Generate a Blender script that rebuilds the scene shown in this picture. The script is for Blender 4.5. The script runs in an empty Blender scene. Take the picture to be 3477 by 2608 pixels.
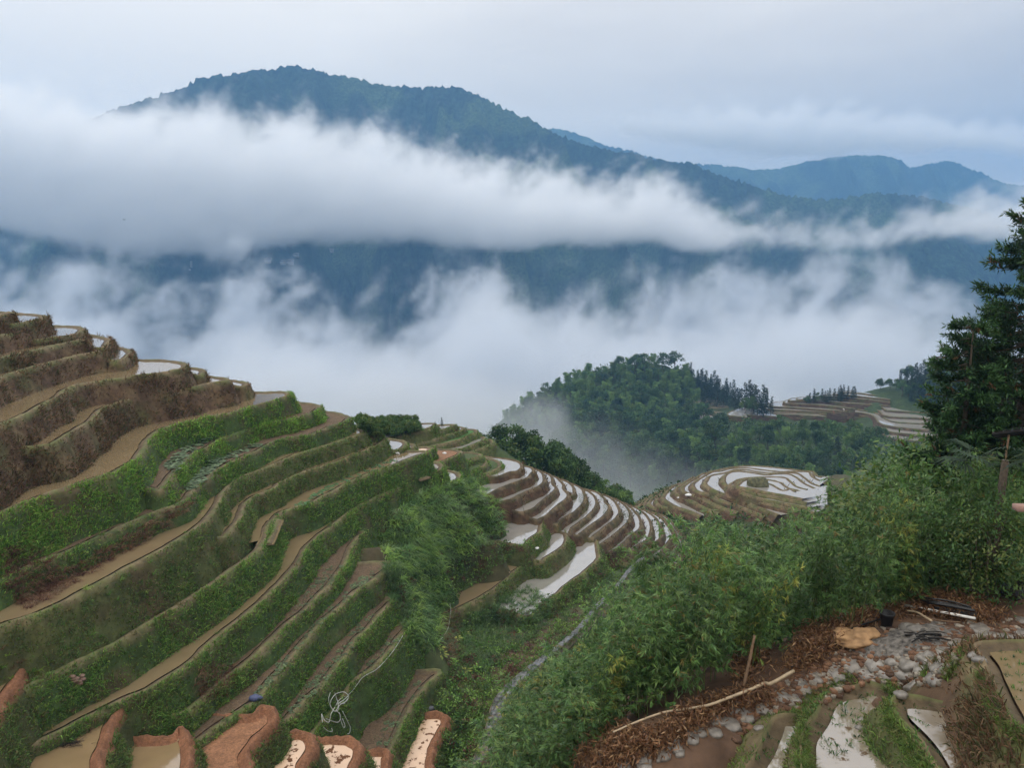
import bpy, math, random
import numpy as np
from mathutils import Vector, Matrix, Euler
from mathutils.geometry import tessellate_polygon

# ---------------------------------------------------------------- camera, sky, sun, exposure
sc = bpy.context.scene
FPX, CX, CY, HY = 2677.0, 1738.5, 1304.0, 850.0      # focal length and horizon of the photograph in its own pixels
PITCH = math.atan((CY - HY) / FPX)
cam = bpy.data.cameras.new("camera")
cam_ob = bpy.data.objects.new("camera", cam)
sc.collection.objects.link(cam_ob)
sc.camera = cam_ob
cam_ob.rotation_euler = (math.radians(90) - PITCH, 0, 0)
cam.sensor_width = 36.0
cam.lens = 36.0 * FPX / 3477.0
cam.clip_start, cam.clip_end = 0.1, 30000.0

world = bpy.data.worlds.new("World")
sc.world = world
world.use_nodes = True
wt = world.node_tree
bg = wt.nodes["Background"]
SUN_EL, SUN_ROT = math.radians(58), math.radians(-35)
sky = wt.nodes.new("ShaderNodeTexSky")
sky.sky_type = 'NISHITA'
sky.sun_disc = False
sky.sun_elevation, sky.sun_rotation = SUN_EL, SUN_ROT
sky.dust_density, sky.air_density = 3.0, 1.2
geo = wt.nodes.new("ShaderNodeTexCoord")
mp = wt.nodes.new("ShaderNodeMapping")
mp.inputs["Scale"].default_value = (1.2, 1.2, 5.0)
cn = wt.nodes.new("ShaderNodeTexNoise")
cn.inputs["Scale"].default_value = 2.2
cn.inputs["Detail"].default_value = 5
cn.inputs["Roughness"].default_value = 0.5
cr = wt.nodes.new("ShaderNodeMapRange")
cr.inputs[1].default_value, cr.inputs[2].default_value = 0.3, 0.7
sx = wt.nodes.new("ShaderNodeSeparateXYZ")
# the overcast deck: brighter towards the upper left, a heavier grey bank low on the right
gx = wt.nodes.new("ShaderNodeMath"); gx.operation = 'MULTIPLY_ADD'
gx.inputs[1].default_value, gx.inputs[2].default_value = -0.8, 0.45
gz = wt.nodes.new("ShaderNodeMath"); gz.operation = 'MULTIPLY_ADD'
gz.inputs[1].default_value = 0.9
ad = wt.nodes.new("ShaderNodeMath"); ad.operation = 'MULTIPLY_ADD'
ad.inputs[1].default_value = 0.32
ramp = wt.nodes.new("ShaderNodeValToRGB")
ramp.color_ramp.elements[0].position = 0.1
ramp.color_ramp.elements[0].color = (4.3, 4.05, 3.95, 1)
ramp.color_ramp.elements[1].position = 1.0
ramp.color_ramp.elements[1].color = (8.1, 7.6, 6.9, 1)
mixs = wt.nodes.new("ShaderNodeMix"); mixs.data_type = 'RGBA'
mixs.inputs["Factor"].default_value = 0.92
L = wt.links
L.new(geo.outputs["Generated"], mp.inputs["Vector"])
L.new(mp.outputs[0], cn.inputs["Vector"])
L.new(cn.outputs["Fac"], cr.inputs[0])
L.new(geo.outputs["Generated"], sx.inputs[0])
L.new(sx.outputs["X"], gx.inputs[0])
L.new(sx.outputs["Z"], gz.inputs[0])
L.new(gx.outputs[0], gz.inputs[2])
L.new(cr.outputs[0], ad.inputs[0])
L.new(gz.outputs[0], ad.inputs[2])
L.new(ad.outputs[0], ramp.inputs[0])
L.new(sky.outputs[0], mixs.inputs[6])
L.new(ramp.outputs[0], mixs.inputs[7])
# an overcast sky is brighter overhead than near the horizon
zen = wt.nodes.new("ShaderNodeMapRange")
zen.inputs[1].default_value, zen.inputs[2].default_value = 0.2, 1.0
zen.inputs[3].default_value, zen.inputs[4].default_value = 1.0, 1.9
zm = wt.nodes.new("ShaderNodeVectorMath"); zm.operation = 'SCALE'
L.new(sx.outputs["Z"], zen.inputs[0])
L.new(mixs.outputs[2], zm.inputs[0])
L.new(zen.outputs[0], zm.inputs["Scale"])
L.new(zm.outputs[0], bg.inputs["Color"])
bg.inputs["Strength"].default_value = 0.125

sun = bpy.data.lights.new("sun", 'SUN')
sun.energy = 0.7
sun.angle = math.radians(25)
sun.color = (1.0, 0.96, 0.9)
sun_ob = bpy.data.objects.new("sun", sun)
sc.collection.objects.link(sun_ob)
sd = Vector((math.sin(SUN_ROT) * math.cos(SUN_EL), math.cos(SUN_ROT) * math.cos(SUN_EL), math.sin(SUN_EL)))
sun_ob.rotation_euler = sd.to_track_quat('Z', 'Y').to_euler()

sc.view_settings.view_transform = 'Standard'
sc.view_settings.look = 'None'
sc.view_settings.exposure = 0.1
sc.view_settings.gamma = 1.0
sc.render.engine = 'CYCLES'
sc.cycles.use_denoising = True
sc.cycles.max_bounces = 12
sc.cycles.diffuse_bounces = 3
sc.cycles.glossy_bounces = 3
sc.cycles.transmission_bounces = 3
sc.cycles.transparent_max_bounces = 8
sc.cycles.volume_bounces = 10
sc.cycles.use_adaptive_sampling = True
sc.cycles.adaptive_threshold = 0.02

rng = np.random.default_rng(7)
random.seed(7)

# ---------------------------------------------------------------- helpers
CROP = {'A': (0, 1040, 4.424), 'B': (450, 1200, 4.424), 'C': (0, 1400, 4.424), 'D': (450, 1500, 4.424), 'E': (900, 1300, 4.424),
        'F': (1300, 1400, 4.424), 'G': (1700, 1500, 4.424), 'H': (2100, 1500, 4.424), 'J': (2400, 1300, 3.687),
        'a': (0, 1000, 2.37), 'b': (0, 1600, 1.6456), 'c': (800, 1300, 2.37), 'd': (800, 1900, 2.343), 'e': (1600, 1100, 2.0733),
        'f': (2400, 1100, 2.0539), 'g': (1600, 1800, 2.053), 'h': (2500, 1800, 2.0532), 'p': (0, 2150, 3.6217), 'q': (600, 2150, 3.6217),
        'r': (1150, 2150, 3.6217), 't': (0, 0, 0.63618), 'n': (0, 0, 1.0)}
CP, SP = math.cos(PITCH), math.sin(PITCH)


def pix(s):
    """'A 10,20 30,40 B 5,6' -> photograph pixels"""
    out, c = [], None
    for w in s.split():
        if ',' in w:
            x, y = map(float, w.split(','))
            ox, oy, k = CROP[c]
            out.append((ox + x / k, oy + y / k))
        else:
            c = w
    return np.array(out)


def rays(p):
    p = np.atleast_2d(p)
    u, v = (p[:, 0] - CX) / FPX, (CY - p[:, 1]) / FPX
    return np.stack([u, CP + v * SP, v * CP - SP], 1)


def at_h(p, h):
    d = rays(p)
    return d * (-np.asarray(h, float) / d[:, 2])[:, None]


def at_d(p, dist):
    d = rays(p)
    return d * (np.asarray(dist, float) / d[:, 1])[:, None]


def vnoise(P, seed=0):
    P = np.asarray(P, float)
    i = np.floor(P).astype(np.int64)
    f = P - i
    u = f * f * (3 - 2 * f)
    r = 0
    for a in (0, 1):
        for b in (0, 1):
            for c in (0, 1):
                n = (i[..., 0] + a) * 374761393 + (i[..., 1] + b) * 668265263 + (i[..., 2] + c) * 1274126177 + seed * 974711
                n = (n ^ (n >> 13)) * 1274126177
                n = (n ^ (n >> 16)) & 0xFFFFFF
                w = (u[..., 0] if a else 1 - u[..., 0]) * (u[..., 1] if b else 1 - u[..., 1]) * (u[..., 2] if c else 1 - u[..., 2])
                r = r + w * (n / 0xFFFFFF)
    return r * 2 - 1


def fbm(P, oct=4, seed=0, gain=.5):
    r, a, s = 0, 1.0, 1.0
    for o in range(oct):
        r = r + a * vnoise(np.asarray(P) * s, seed + o * 17)
        a *= gain
        s *= 2.03
    return r


def sstep(a, b, x):
    t = np.clip((x - a) / (b - a), 0, 1)
    return t * t * (3 - 2 * t)


def np_mesh(name, V, faces, mat=None, col=None, smooth=False, parent=None, loc=None):
    """faces: a list of (m,k) integer arrays"""
    if not isinstance(faces, list):
        faces = [faces]
    faces = [np.asarray(f, np.int32) for f in faces if len(f)]
    me = bpy.data.meshes.new(name)
    V = np.asarray(V, np.float32)
    me.vertices.add(len(V))
    me.vertices.foreach_set("co", V.ravel())
    nl = sum(f.size for f in faces)
    me.loops.add(nl)
    me.loops.foreach_set("vertex_index", np.concatenate([f.ravel() for f in faces]))
    st, tot, o = [], [], 0
    for f in faces:
        m, k = f.shape
        st.append(o + np.arange(m) * k)
        o += m * k
    st = np.concatenate(st).astype(np.int32)
    me.polygons.add(len(st))
    me.polygons.foreach_set("loop_start", st)
    if smooth:
        me.polygons.foreach_set("use_smooth", np.ones(len(st), bool))
    me.update(calc_edges=True)
    if col is not None:
        a = me.color_attributes.new("col", 'FLOAT_COLOR', 'POINT')
        c = np.ones((len(V), 4), np.float32)
        c[:, :3] = col
        a.data.foreach_set("color", c.ravel())
    ob = bpy.data.objects.new(name, me)
    sc.collection.objects.link(ob)
    if mat is not None:
        me.materials.append(mat)
    if parent is not None:
        ob.parent = parent
    if loc is not None:
        ob.location = loc
    return ob


def tag(o, label=None, cat=None, group=None, kind=None):
    if label:
        o['label'] = label
    if cat:
        o['category'] = cat
    if group:
        o['group'] = group
    if kind:
        o['kind'] = kind
    return o


def empty(name, loc=(0, 0, 0), rz=0.0):
    o = bpy.data.objects.new(name, None)
    o.location = loc
    o.rotation_euler = (0, 0, rz)
    o.empty_display_size = .2
    sc.collection.objects.link(o)
    return o


def copy_tree(o, parent=None):
    c = o.copy()
    sc.collection.objects.link(c)
    c.parent = parent
    for ch in list(o.children):
        copy_tree(ch, c)
    return c


def tube(path, rad, seg=7):
    """vertices and quads of a tube along path (n,3) with radius per point"""
    path = np.asarray(path, float)
    n = len(path)
    rad = np.broadcast_to(np.asarray(rad, float), (n,))
    t = np.gradient(path, axis=0)
    t /= np.linalg.norm(t, axis=1, keepdims=True) + 1e-9
    up = np.where(np.abs(t[:, 2:3]) > .95, np.array([[1., 0, 0]]), np.array([[0, 0, 1.]]))
    a = np.cross(t, up); a /= np.linalg.norm(a, axis=1, keepdims=True) + 1e-9
    for i in range(1, n):                                # keep the frame from flipping along the tube
        if np.dot(a[i], a[i - 1]) < 0:
            a[i] = -a[i]
    b = np.cross(t, a)
    ang = np.linspace(0, 2 * math.pi, seg, endpoint=False)
    V = path[:, None] + rad[:, None, None] * (np.cos(ang)[None, :, None] * a[:, None] + np.sin(ang)[None, :, None] * b[:, None])
    V = V.reshape(-1, 3)
    i = np.arange(n - 1)[:, None] * seg
    j = np.arange(seg)[None]
    k = (j + 1) % seg
    F = np.stack([i + j, i + k, i + seg + k, i + seg + j], -1).reshape(-1, 4)
    caps = np.array([np.arange(seg)[::-1], (n - 1) * seg + np.arange(seg)])
    return V, F, caps


class Bag:
    """collects geometry for ONE mesh object"""
    def __init__(s):
        s.V, s.F, s.C, s.n = [], {}, [], 0

    def add(s, V, faces, col=None):
        V = np.asarray(V, float)
        for f in (faces if isinstance(faces, list) else [faces]):
            f = np.asarray(f, np.int64)
            if len(f):
                s.F.setdefault(f.shape[1], []).append(f + s.n)
        s.V.append(V)
        if col is not None:
            s.C.append(np.broadcast_to(np.asarray(col, float), (len(V), 3)))
        s.n += len(V)

    def tube(s, path, rad, seg=7, col=None):
        V, F, c = tube(path, rad, seg)
        s.add(V, [F, c], col)

    def build(s, name, mat=None, parent=None, smooth=False, loc=None):
        return np_mesh(name, np.concatenate(s.V), [np.concatenate(f) for f in s.F.values()], mat,
                       np.concatenate(s.C) if s.C else None, smooth, parent, loc)


def catmull(P, n=8):
    P = np.asarray(P, float)
    if len(P) < 3:
        return P
    Q = np.concatenate([[2 * P[0] - P[1]], P, [2 * P[-1] - P[-2]]])
    out = []
    for i in range(1, len(Q) - 2):
        p0, p1, p2, p3 = Q[i - 1:i + 3]
        d = [max(np.linalg.norm(b - a), 1e-6) ** .5 for a, b in ((p0, p1), (p1, p2), (p2, p3))]
        t = np.linspace(0, 1, n, endpoint=False)[:, None]
        m1 = (p1 - p0) / d[0] - (p2 - p0) / (d[0] + d[1]) + (p2 - p1) / d[1]
        m2 = (p2 - p1) / d[1] - (p3 - p1) / (d[1] + d[2]) + (p3 - p2) / d[2]
        m1 *= d[1]; m2 *= d[1]
        out.append((2 * t ** 3 - 3 * t ** 2 + 1) * p1 + (t ** 3 - 2 * t ** 2 + t) * m1 + (-2 * t ** 3 + 3 * t ** 2) * p2 + (t ** 3 - t ** 2) * m2)
    out.append(P[-1:])
    return np.concatenate(out)


def resample(P, step):
    P = np.asarray(P, float)
    s = np.concatenate([[0], np.cumsum(np.linalg.norm(np.diff(P, axis=0), axis=1))])
    n = max(3, int(s[-1] / step) + 1)
    t = np.linspace(0, s[-1], n)
    return np.stack([np.interp(t, s, P[:, k]) for k in range(P.shape[1])], 1)


# ---------------------------------------------------------------- materials
def new_mat(name):
    m = bpy.data.materials.new(name)
    m.use_nodes = True
    nt = m.node_tree
    return m, nt, nt.nodes["Principled BSDF"]


def node(nt, t, **kw):
    n = nt.nodes.new(t)
    for k, v in kw.items():
        if k.startswith('i_'):
            n.inputs[k[2:]].default_value = v
        else:
            setattr(n, k, v)
    return n


def earth_mat(name, scale=3.0, rough=.85, lo=.55, hi=1.45, bump=.35, dist=.06, spec=.3):
    """albedo from the mesh's own 'col', broken up by noise of two sizes, with a bump"""
    m, nt, b = new_mat(name)
    at = node(nt, "ShaderNodeAttribute", attribute_name="col")
    tc = node(nt, "ShaderNodeTexCoord")
    n1 = node(nt, "ShaderNodeTexNoise", i_Scale=scale, i_Detail=8.0, i_Roughness=.68)
    n2 = node(nt, "ShaderNodeTexNoise", i_Scale=scale * .23, i_Detail=4.0)
    for n in (n1, n2):
        nt.links.new(tc.outputs["Object"], n.inputs["Vector"])
    mr = node(nt, "ShaderNodeMapRange")
    mr.inputs[1].default_value, mr.inputs[2].default_value = .3, .7
    mr.inputs[3].default_value, mr.inputs[4].default_value = lo, hi
    nt.links.new(n1.outputs["Fac"], mr.inputs[0])
    mr2 = node(nt, "ShaderNodeMapRange")
    mr2.inputs[1].default_value, mr2.inputs[2].default_value = .3, .7
    mr2.inputs[3].default_value, mr2.inputs[4].default_value = .8, 1.2
    nt.links.new(n2.outputs["Fac"], mr2.inputs[0])
    mu = node(nt, "ShaderNodeMath", operation='MULTIPLY')
    nt.links.new(mr.outputs[0], mu.inputs[0]); nt.links.new(mr2.outputs[0], mu.inputs[1])
    vm = node(nt, "ShaderNodeVectorMath", operation='SCALE')
    nt.links.new(at.outputs["Color"], vm.inputs[0]); nt.links.new(mu.outputs[0], vm.inputs["Scale"])
    nt.links.new(vm.outputs[0], b.inputs["Base Color"])
    b.inputs["Roughness"].default_value = rough
    b.inputs["Specular IOR Level"].default_value = spec
    bp = node(nt, "ShaderNodeBump", i_Strength=bump, i_Distance=dist)
    nt.links.new(n1.outputs["Fac"], bp.inputs["Height"])
    nt.links.new(bp.outputs[0], b.inputs["Normal"])
    return m


def leaf_mat(name, trans=.25, rough=.5, spec=.25):
    m, nt, b = new_mat(name)
    at = node(nt, "ShaderNodeAttribute", attribute_name="col")
    oi = node(nt, "ShaderNodeObjectInfo")
    mr = node(nt, "ShaderNodeMapRange")
    mr.inputs[3].default_value, mr.inputs[4].default_value = .75, 1.25
    nt.links.new(oi.outputs["Random"], mr.inputs[0])
    vm = node(nt, "ShaderNodeVectorMath", operation='SCALE')
    nt.links.new(at.outputs["Color"], vm.inputs[0]); nt.links.new(mr.outputs[0], vm.inputs["Scale"])
    nt.links.new(vm.outputs[0], b.inputs["Base Color"])
    b.inputs["Roughness"].default_value = rough
    b.inputs["Specular IOR Level"].default_value = spec
    tr = node(nt, "ShaderNodeBsdfTranslucent")
    nt.links.new(vm.outputs[0], tr.inputs["Color"])
    mx = node(nt, "ShaderNodeMixShader")
    mx.inputs[0].default_value = trans
    nt.links.new(b.outputs[0], mx.inputs[1]); nt.links.new(tr.outputs[0], mx.inputs[2])
    nt.links.new(mx.outputs[0], nt.nodes["Material Output"].inputs["Surface"])
    return m


def water_mat(name, mud, ior=2.2, rough=.04, patch=None, ripple=.02):
    """still muddy water: a mud-coloured body under a mirror that grows towards grazing angles"""
    m, nt, b = new_mat(name)
    nt.nodes.remove(b)
    tc = node(nt, "ShaderNodeTexCoord")
    n1 = node(nt, "ShaderNodeTexNoise", i_Scale=.9, i_Detail=5.0)
    nt.links.new(tc.outputs["Object"], n1.inputs["Vector"])
    mr = node(nt, "ShaderNodeMapRange")
    mr.inputs[3].default_value, mr.inputs[4].default_value = .78, 1.22
    nt.links.new(n1.outputs["Fac"], mr.inputs[0])
    vm = node(nt, "ShaderNodeVectorMath", operation='SCALE')
    vm.inputs[0].default_value = mud
    nt.links.new(mr.outputs[0], vm.inputs["Scale"])
    df = node(nt, "ShaderNodeBsdfDiffuse")
    nt.links.new(vm.outputs[0], df.inputs["Color"])
    gl = node(nt, "ShaderNodeBsdfGlossy", i_Roughness=rough)
    gl.inputs["Color"].default_value = (.96, .97, 1, 1)
    fr = node(nt, "ShaderNodeFresnel", i_IOR=ior)
    nb = node(nt, "ShaderNodeTexNoise", i_Scale=7.0, i_Detail=3.0)
    nt.links.new(tc.outputs["Object"], nb.inputs["Vector"])
    bp = node(nt, "ShaderNodeBump", i_Strength=ripple, i_Distance=.02)
    nt.links.new(nb.outputs["Fac"], bp.inputs["Height"])
    nt.links.new(bp.outputs[0], gl.inputs["Normal"])
    mx = node(nt, "ShaderNodeMixShader")
    fac = fr.outputs[0]
    if patch:                                           # islands of mud that break the surface
        n2 = node(nt, "ShaderNodeTexNoise", i_Scale=patch[0], i_Detail=6.0, i_Roughness=.6)
        nt.links.new(tc.outputs["Object"], n2.inputs["Vector"])
        m2 = node(nt, "ShaderNodeMapRange")
        m2.inputs[1].default_value, m2.inputs[2].default_value = patch[1], patch[1] + .03
        m2.inputs[3].default_value, m2.inputs[4].default_value = 1, 0
        nt.links.new(n2.outputs["Fac"], m2.inputs[0])
        mu = node(nt, "ShaderNodeMath", operation='MULTIPLY')
        nt.links.new(fac, mu.inputs[0]); nt.links.new(m2.outputs[0], mu.inputs[1])
        fac = mu.outputs[0]
        mc = node(nt, "ShaderNodeMix", data_type='RGBA')
        nt.links.new(m2.outputs[0], mc.inputs["Factor"])
        mc.inputs[6].default_value = tuple(c * .42 for c in patch[2]) + (1,)
        nt.links.new(vm.outputs[0], mc.inputs[7])
        nt.links.new(mc.outputs[2], df.inputs["Color"])
    nt.links.new(fac, mx.inputs[0])
    nt.links.new(df.outputs[0], mx.inputs[1]); nt.links.new(gl.outputs[0], mx.inputs[2])
    nt.links.new(mx.outputs[0], nt.nodes["Material Output"].inputs["Surface"])
    return m


def plain_mat(name, col, rough=.6, var=.25, scale=12.0, bump=.0, spec=.4):
    m, nt, b = new_mat(name)
    tc = node(nt, "ShaderNodeTexCoord")
    n1 = node(nt, "ShaderNodeTexNoise", i_Scale=scale, i_Detail=6.0)
    nt.links.new(tc.outputs["Object"], n1.inputs["Vector"])
    mr = node(nt, "ShaderNodeMapRange")
    mr.inputs[1].default_value, mr.inputs[2].default_value = .3, .7
    mr.inputs[3].default_value, mr.inputs[4].default_value = 1 - var, 1 + var
    nt.links.new(n1.outputs["Fac"], mr.inputs[0])
    vm = node(nt, "ShaderNodeVectorMath", operation='SCALE')
    vm.inputs[0].default_value = col
    nt.links.new(mr.outputs[0], vm.inputs["Scale"])
    nt.links.new(vm.outputs[0], b.inputs["Base Color"])
    b.inputs["Roughness"].default_value = rough
    b.inputs["Specular IOR Level"].default_value = spec
    if bump:
        bp = node(nt, "ShaderNodeBump", i_Strength=bump, i_Distance=.03)
        nt.links.new(n1.outputs["Fac"], bp.inputs["Height"])
        nt.links.new(bp.outputs[0], b.inputs["Normal"])
    return m


M = {
    'bank': earth_mat("terrace bank"),
    'ground': earth_mat("hill ground", scale=1.2),
    'soil': earth_mat("dug soil", scale=9.0, bump=.8, dist=.08),
    'wet': water_mat("muddy paddy water", (.20, .15, .085), ior=2.1),
    'white': water_mat("bright paddy water", (.27, .26, .24), ior=3.6),
    'near': water_mat("near paddy water", (.25, .175, .095), ior=2.1, ripple=.05),
    'bench': water_mat("stony paddy water", (.22, .185, .14), ior=3.0, ripple=.03, patch=(2.6, .60, (.24, .17, .11))),
    'red': water_mat("red mud slurry", (.62, .44, .31), ior=1.5, rough=.15, patch=(2.6, .565, (.30, .15, .085))),
    'grass': leaf_mat("grass blades", .4, .55),
    'leaf': leaf_mat("tree leaves", .22, .5),
    'bamboo': leaf_mat("bamboo leaves", .42, .4, .35),
    'bark': plain_mat("bark", (.07, .055, .04), .9, .4, 20, .4),
    'culm': plain_mat("bamboo culm", (.09, .12, .04), .5, .3, 15),
}

# ---------------------------------------------------------------- terraced hillsides
BROWN, DRY = np.array([.105, .066, .040]), np.array([.17, .125, .07])
RUST, GREEN = np.array([.085, .05, .03]), np.array([.05, .085, .024])
OLIVE, REDMUD = np.array([.075, .088, .030]), np.array([.21, .098, .052])
MUDC, STONEC = np.array([.20, .15, .09]), np.array([.25, .24, .22])
CTRL = []                     # points that the ground sheet passes under
RED = set()
VEG = []                      # slopes that carry grass: (quads, kind)
BENCH = {}                    # terrace name -> (outline, height)
CREST = {}


def terrace(name, h, px, back=(-6, 0), s=.32, D=3.0, step=.4, bw=.35, bh=.0, kind='brown', water='wet', delta=1.7, ext=4.0, wob=.07,
            end_ext=0.0, rim=None, lump=.05):
    """one terrace: a levelled bench at height -h whose crest is the given outline, a low bund round its outer edge and a bank falling away
    outside it. The outline runs anticlockwise; back is the direction in which the bench goes on into the hill."""
    P = at_h(pix(px), h)[:, :2]
    if ext:
        b0 = np.asarray(back, float)
        P = np.concatenate([[P[0] + (P[0] - P[1]) / np.linalg.norm(P[0] - P[1]) * ext], P])
        P = np.concatenate([[P[0] + b0], [P[0] + b0 * .3], P, [P[-1] + b0 * .5]])      # the ends turn into the hill
    if end_ext:
        P = np.concatenate([P, [P[-1] + (P[-1] - P[-2]) / np.linalg.norm(P[-1] - P[-2]) * end_ext]])
    C = resample(catmull(P, 8), step)
    n = len(C)
    z3 = np.full((n, 1), -h)
    C = C + wob * np.stack([fbm(np.c_[C / 1.3, z3], 3, 1), fbm(np.c_[C / 1.3, z3], 3, 5)], 1)
    CREST[name] = np.c_[C, z3]
    t = np.gradient(C, axis=0)
    for _ in range(3):
        t[1:-1] = (t[:-2] + t[1:-1] * 2 + t[2:]) / 4
    t /= np.linalg.norm(t, axis=1, keepdims=True) + 1e-9
    nr = np.stack([t[:, 1], -t[:, 0]], 1)                # outward
    K = 10 if D < 2 else 14
    prof = [(-bw - .18, -.16), (-bw, -.07 + bh * .3), (-bw * .55, .015 + bh), (-.04, .0 + bh * .8), (.06 + bh * .3, -.1)]
    for k in range(1, K + 1):
        d = .1 + (D - .1) * (k / K) ** 1.25
        prof.append((.06 + bh * .3 + s * d, -d))
    R = len(prof)
    off = np.array([a for a, _ in prof]); dz = np.array([b for _, b in prof])
    V = np.zeros((R, n, 3))
    V[..., :2] = C[None] + nr[None] * off[:, None, None]
    V[..., 2] = -h + dz[:, None]
    q = V.reshape(-1, 3)
    amp = np.clip((np.arange(R) - 3) / 3, .12, 1)[:, None]
    dsp = (fbm(q / .9, 4, 3) * .07 + fbm(q / 3.1, 2, 9) * .08 - .03).reshape(R, n) * amp
    V[..., :2] += nr[None] * dsp[..., None]
    if kind == 'red':                                   # heaped wet clods
        V[1:] += (fbm(V[1:].reshape(-1, 3) * 5.5, 3, 41) * .05 + fbm(V[1:].reshape(-1, 3) * 14, 2, 43) * .025).reshape(R - 1, n)[..., None] * np.array([.8, .8, 1])
    V[2:5, :, 2] += lump * fbm(V[2:5].reshape(-1, 3) * 2.2, 3, 21).reshape(3, n)
    # albedo: what grows or shows on the bank
    drop = np.clip(-dz, 0, None)[:, None] * np.ones((1, n))
    nz = fbm(q / 1.6, 3, 31).reshape(R, n)
    nz2 = fbm(q / .5, 3, 37).reshape(R, n)
    base = {'brown': BROWN, 'rust': RUST, 'green': OLIVE, 'lush': GREEN, 'red': REDMUD, 'far': RUST * .9}[kind]
    col = base[None, None] * (1 + .25 * nz2[..., None])
    if kind in ('brown', 'rust', 'far'):
        col = col + (DRY - col) * np.clip(nz2 * .8 - .05, 0, .7)[..., None]
        col = col + (OLIVE - col) * np.clip(nz * 1.1 - .1, 0, .6)[..., None]
    if kind in ('green', 'lush'):
        col = col + (BROWN * .85 - col) * np.clip(nz * 1.0 - .05, 0, .7)[..., None]
    if kind == 'red':
        col = col + (OLIVE * .8 - col) * sstep(.14, .42, drop + .2 * nz)[..., None]
    g = 1 - sstep(.15, .45, drop)
    top = (OLIVE * 1.35 if kind != 'red' else REDMUD) if rim is None else np.array(rim)
    if kind != 'red':
        top = top[None, None] + (MUDC * .8 - top)[None, None] * np.clip(.5 + nz2, 0, 1)[..., None]
    col = col + (top - col) * (g * (.8 if kind != 'red' else 1))[..., None]
    col[:2] = MUDC * .55 if kind != 'red' else REDMUD * 1.2
    i = np.arange(R - 1)[:, None] * n + np.arange(n - 1)[None]
    F = np.stack([i, i + n, i + n + 1, i + 1], -1).reshape(-1, 4)
    ob = np_mesh("terrace_bank", V.reshape(-1, 3), F, M['soil'] if kind == 'red' else M['bank'], col.reshape(-1, 3), smooth=True)
    tag(ob, kind='structure')
    if kind == 'red':
        RED.add(ob.name)
    VEG.append((V[3:], kind, name))
    inner = V[0, :, :2]
    b = np.asarray(back, float)
    B = np.concatenate([inner, [inner[-1] + b, inner[0] + b]])
    BENCH[name] = (B, -h - .12)
    if water:
        tri = np.array(tessellate_polygon([[Vector((x, y, 0)) for x, y in B]]))
        a = B[tri]
        w = np.cross(a[:, 1] - a[:, 0], a[:, 2] - a[:, 0]) < 0
        tri[w] = tri[w][:, ::-1]
        if isinstance(water, str):
            o = np_mesh("paddy_water", np.c_[B, np.full(len(B), -h - .1)], tri, M[water])
        else:
            o = np_mesh("soil", np.c_[B, np.full(len(B), -h - .1)], tri, M['soil'], np.array(water) * np.ones((len(B), 1)))
        tag(o, kind='structure')
    CTRL.append(np.c_[C[::6], np.full(len(C[::6]), -h - delta)])
    return ob


SOILC = (.11, .075, .045)
W8 = (-8, 0)
# the big hillside on the left, from its top down (crest lines traced along the bank tops, round the nose and back along the far side)
terrace('L0', 4.15, "A -60,132 0,130 100,110 190,97 218,102 180,78 0,70", W8, kind='brown', water='wet')
terrace('L1', 4.79, "A -80,280 0,270 220,262 270,250 430,222 560,195 690,160 718,147 690,133 450,105 210,95 150,95", W8, D=3.6, water='white')
terrace('L2', 5.35, "A -80,450 0,432 150,405 270,378 330,366 350,350", (-5, 2), D=3.2, end_ext=1)
terrace('L3', 6.0, "A 440,505 500,497 640,487 850,457 1050,430 1200,397 1282,348 1250,312 1100,292 830,285", (-6, 1), D=3.2, water='white', ext=.8)
terrace('L4', 6.35, "A -80,800 0,778 150,742 380,682 600,635 850,577 1100,527 1280,502 1315,512 1330,500", (-6, 2), D=3.4, end_ext=1)
terrace('L5', 6.95, "A 1385,622 1430,614 1550,614 1635,562 1665,500 1620,470 1400,430", (-4, 1), D=3.2, water='white', ext=.5)
terrace('L6', 7.15, "A -80,1110 0,1075 350,955 700,855 1000,780 1300,707 1500,680 1520,668", (-6, 2), D=3.6, end_ext=1)
terrace('L7', 7.83, "A 1640,805 1690,818 1770,820 1900,772 1978,722 1990,690 1960,650 1850,620 1740,600", (-4, 1), D=3.2, water='white', ext=.5)
terrace('L8', 8.5, "C -80,220 0,187 130,130 450,0 A 700,1450 900,1350 1050,1220 1280,1152 1650,1102 2000,1047 B 221,312 300,300 600,252 730,227 805,205 845,172 800,138 650,108 400,88 200,90 80,75", W8, D=4.4, water='wet')
terrace('L9', 9.3, "B 905,312 950,325 1000,328 1050,312 1090,282 1112,258 1080,235 980,215 870,205", (-4, 1), D=3, water='white', ext=.4)
terrace('L10', 9.9, "C 300,540 440,512 740,482 880,432 1000,352 1150,262 1300,172 1420,92 1500,2 A 1560,1540 1750,1450 2000,1372 B 221,627 500,582 800,532 1000,482 1180,442 1350,422 1410,415 1485,398 1450,375 1300,350 1150,330", W8, D=4.4, water='wet', delta=2.0)
terrace('L11', 10.7, "B 1545,488 1580,496 1650,498 1720,478 1752,450 1720,425 1600,405 1490,388", (-4, 1), D=3, water='white', ext=.4)
terrace('L11b', 11.0, "C -200,1040 0,957 250,882 450,792 650,722 735,690 760,640 700,560", (-5, 2), D=3.2, kind='lush', water=(.10, .07, .045), end_ext=1)
terrace('L12', 11.73, "C -80,1535 0,1502 450,1332 800,1202 1060,1112 1300,1032 1480,967 1640,935 1800,872 1950,782 2080,702 2150,602 2212,512 B 240,1330 330,1222 430,1142 560,1092 900,1012 1200,942 1500,882 1800,792 2000,742 2212,682 E 350,192 405,167 370,140 230,120 0,128", W8, D=4.6, kind='lush', water='wet')
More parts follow.
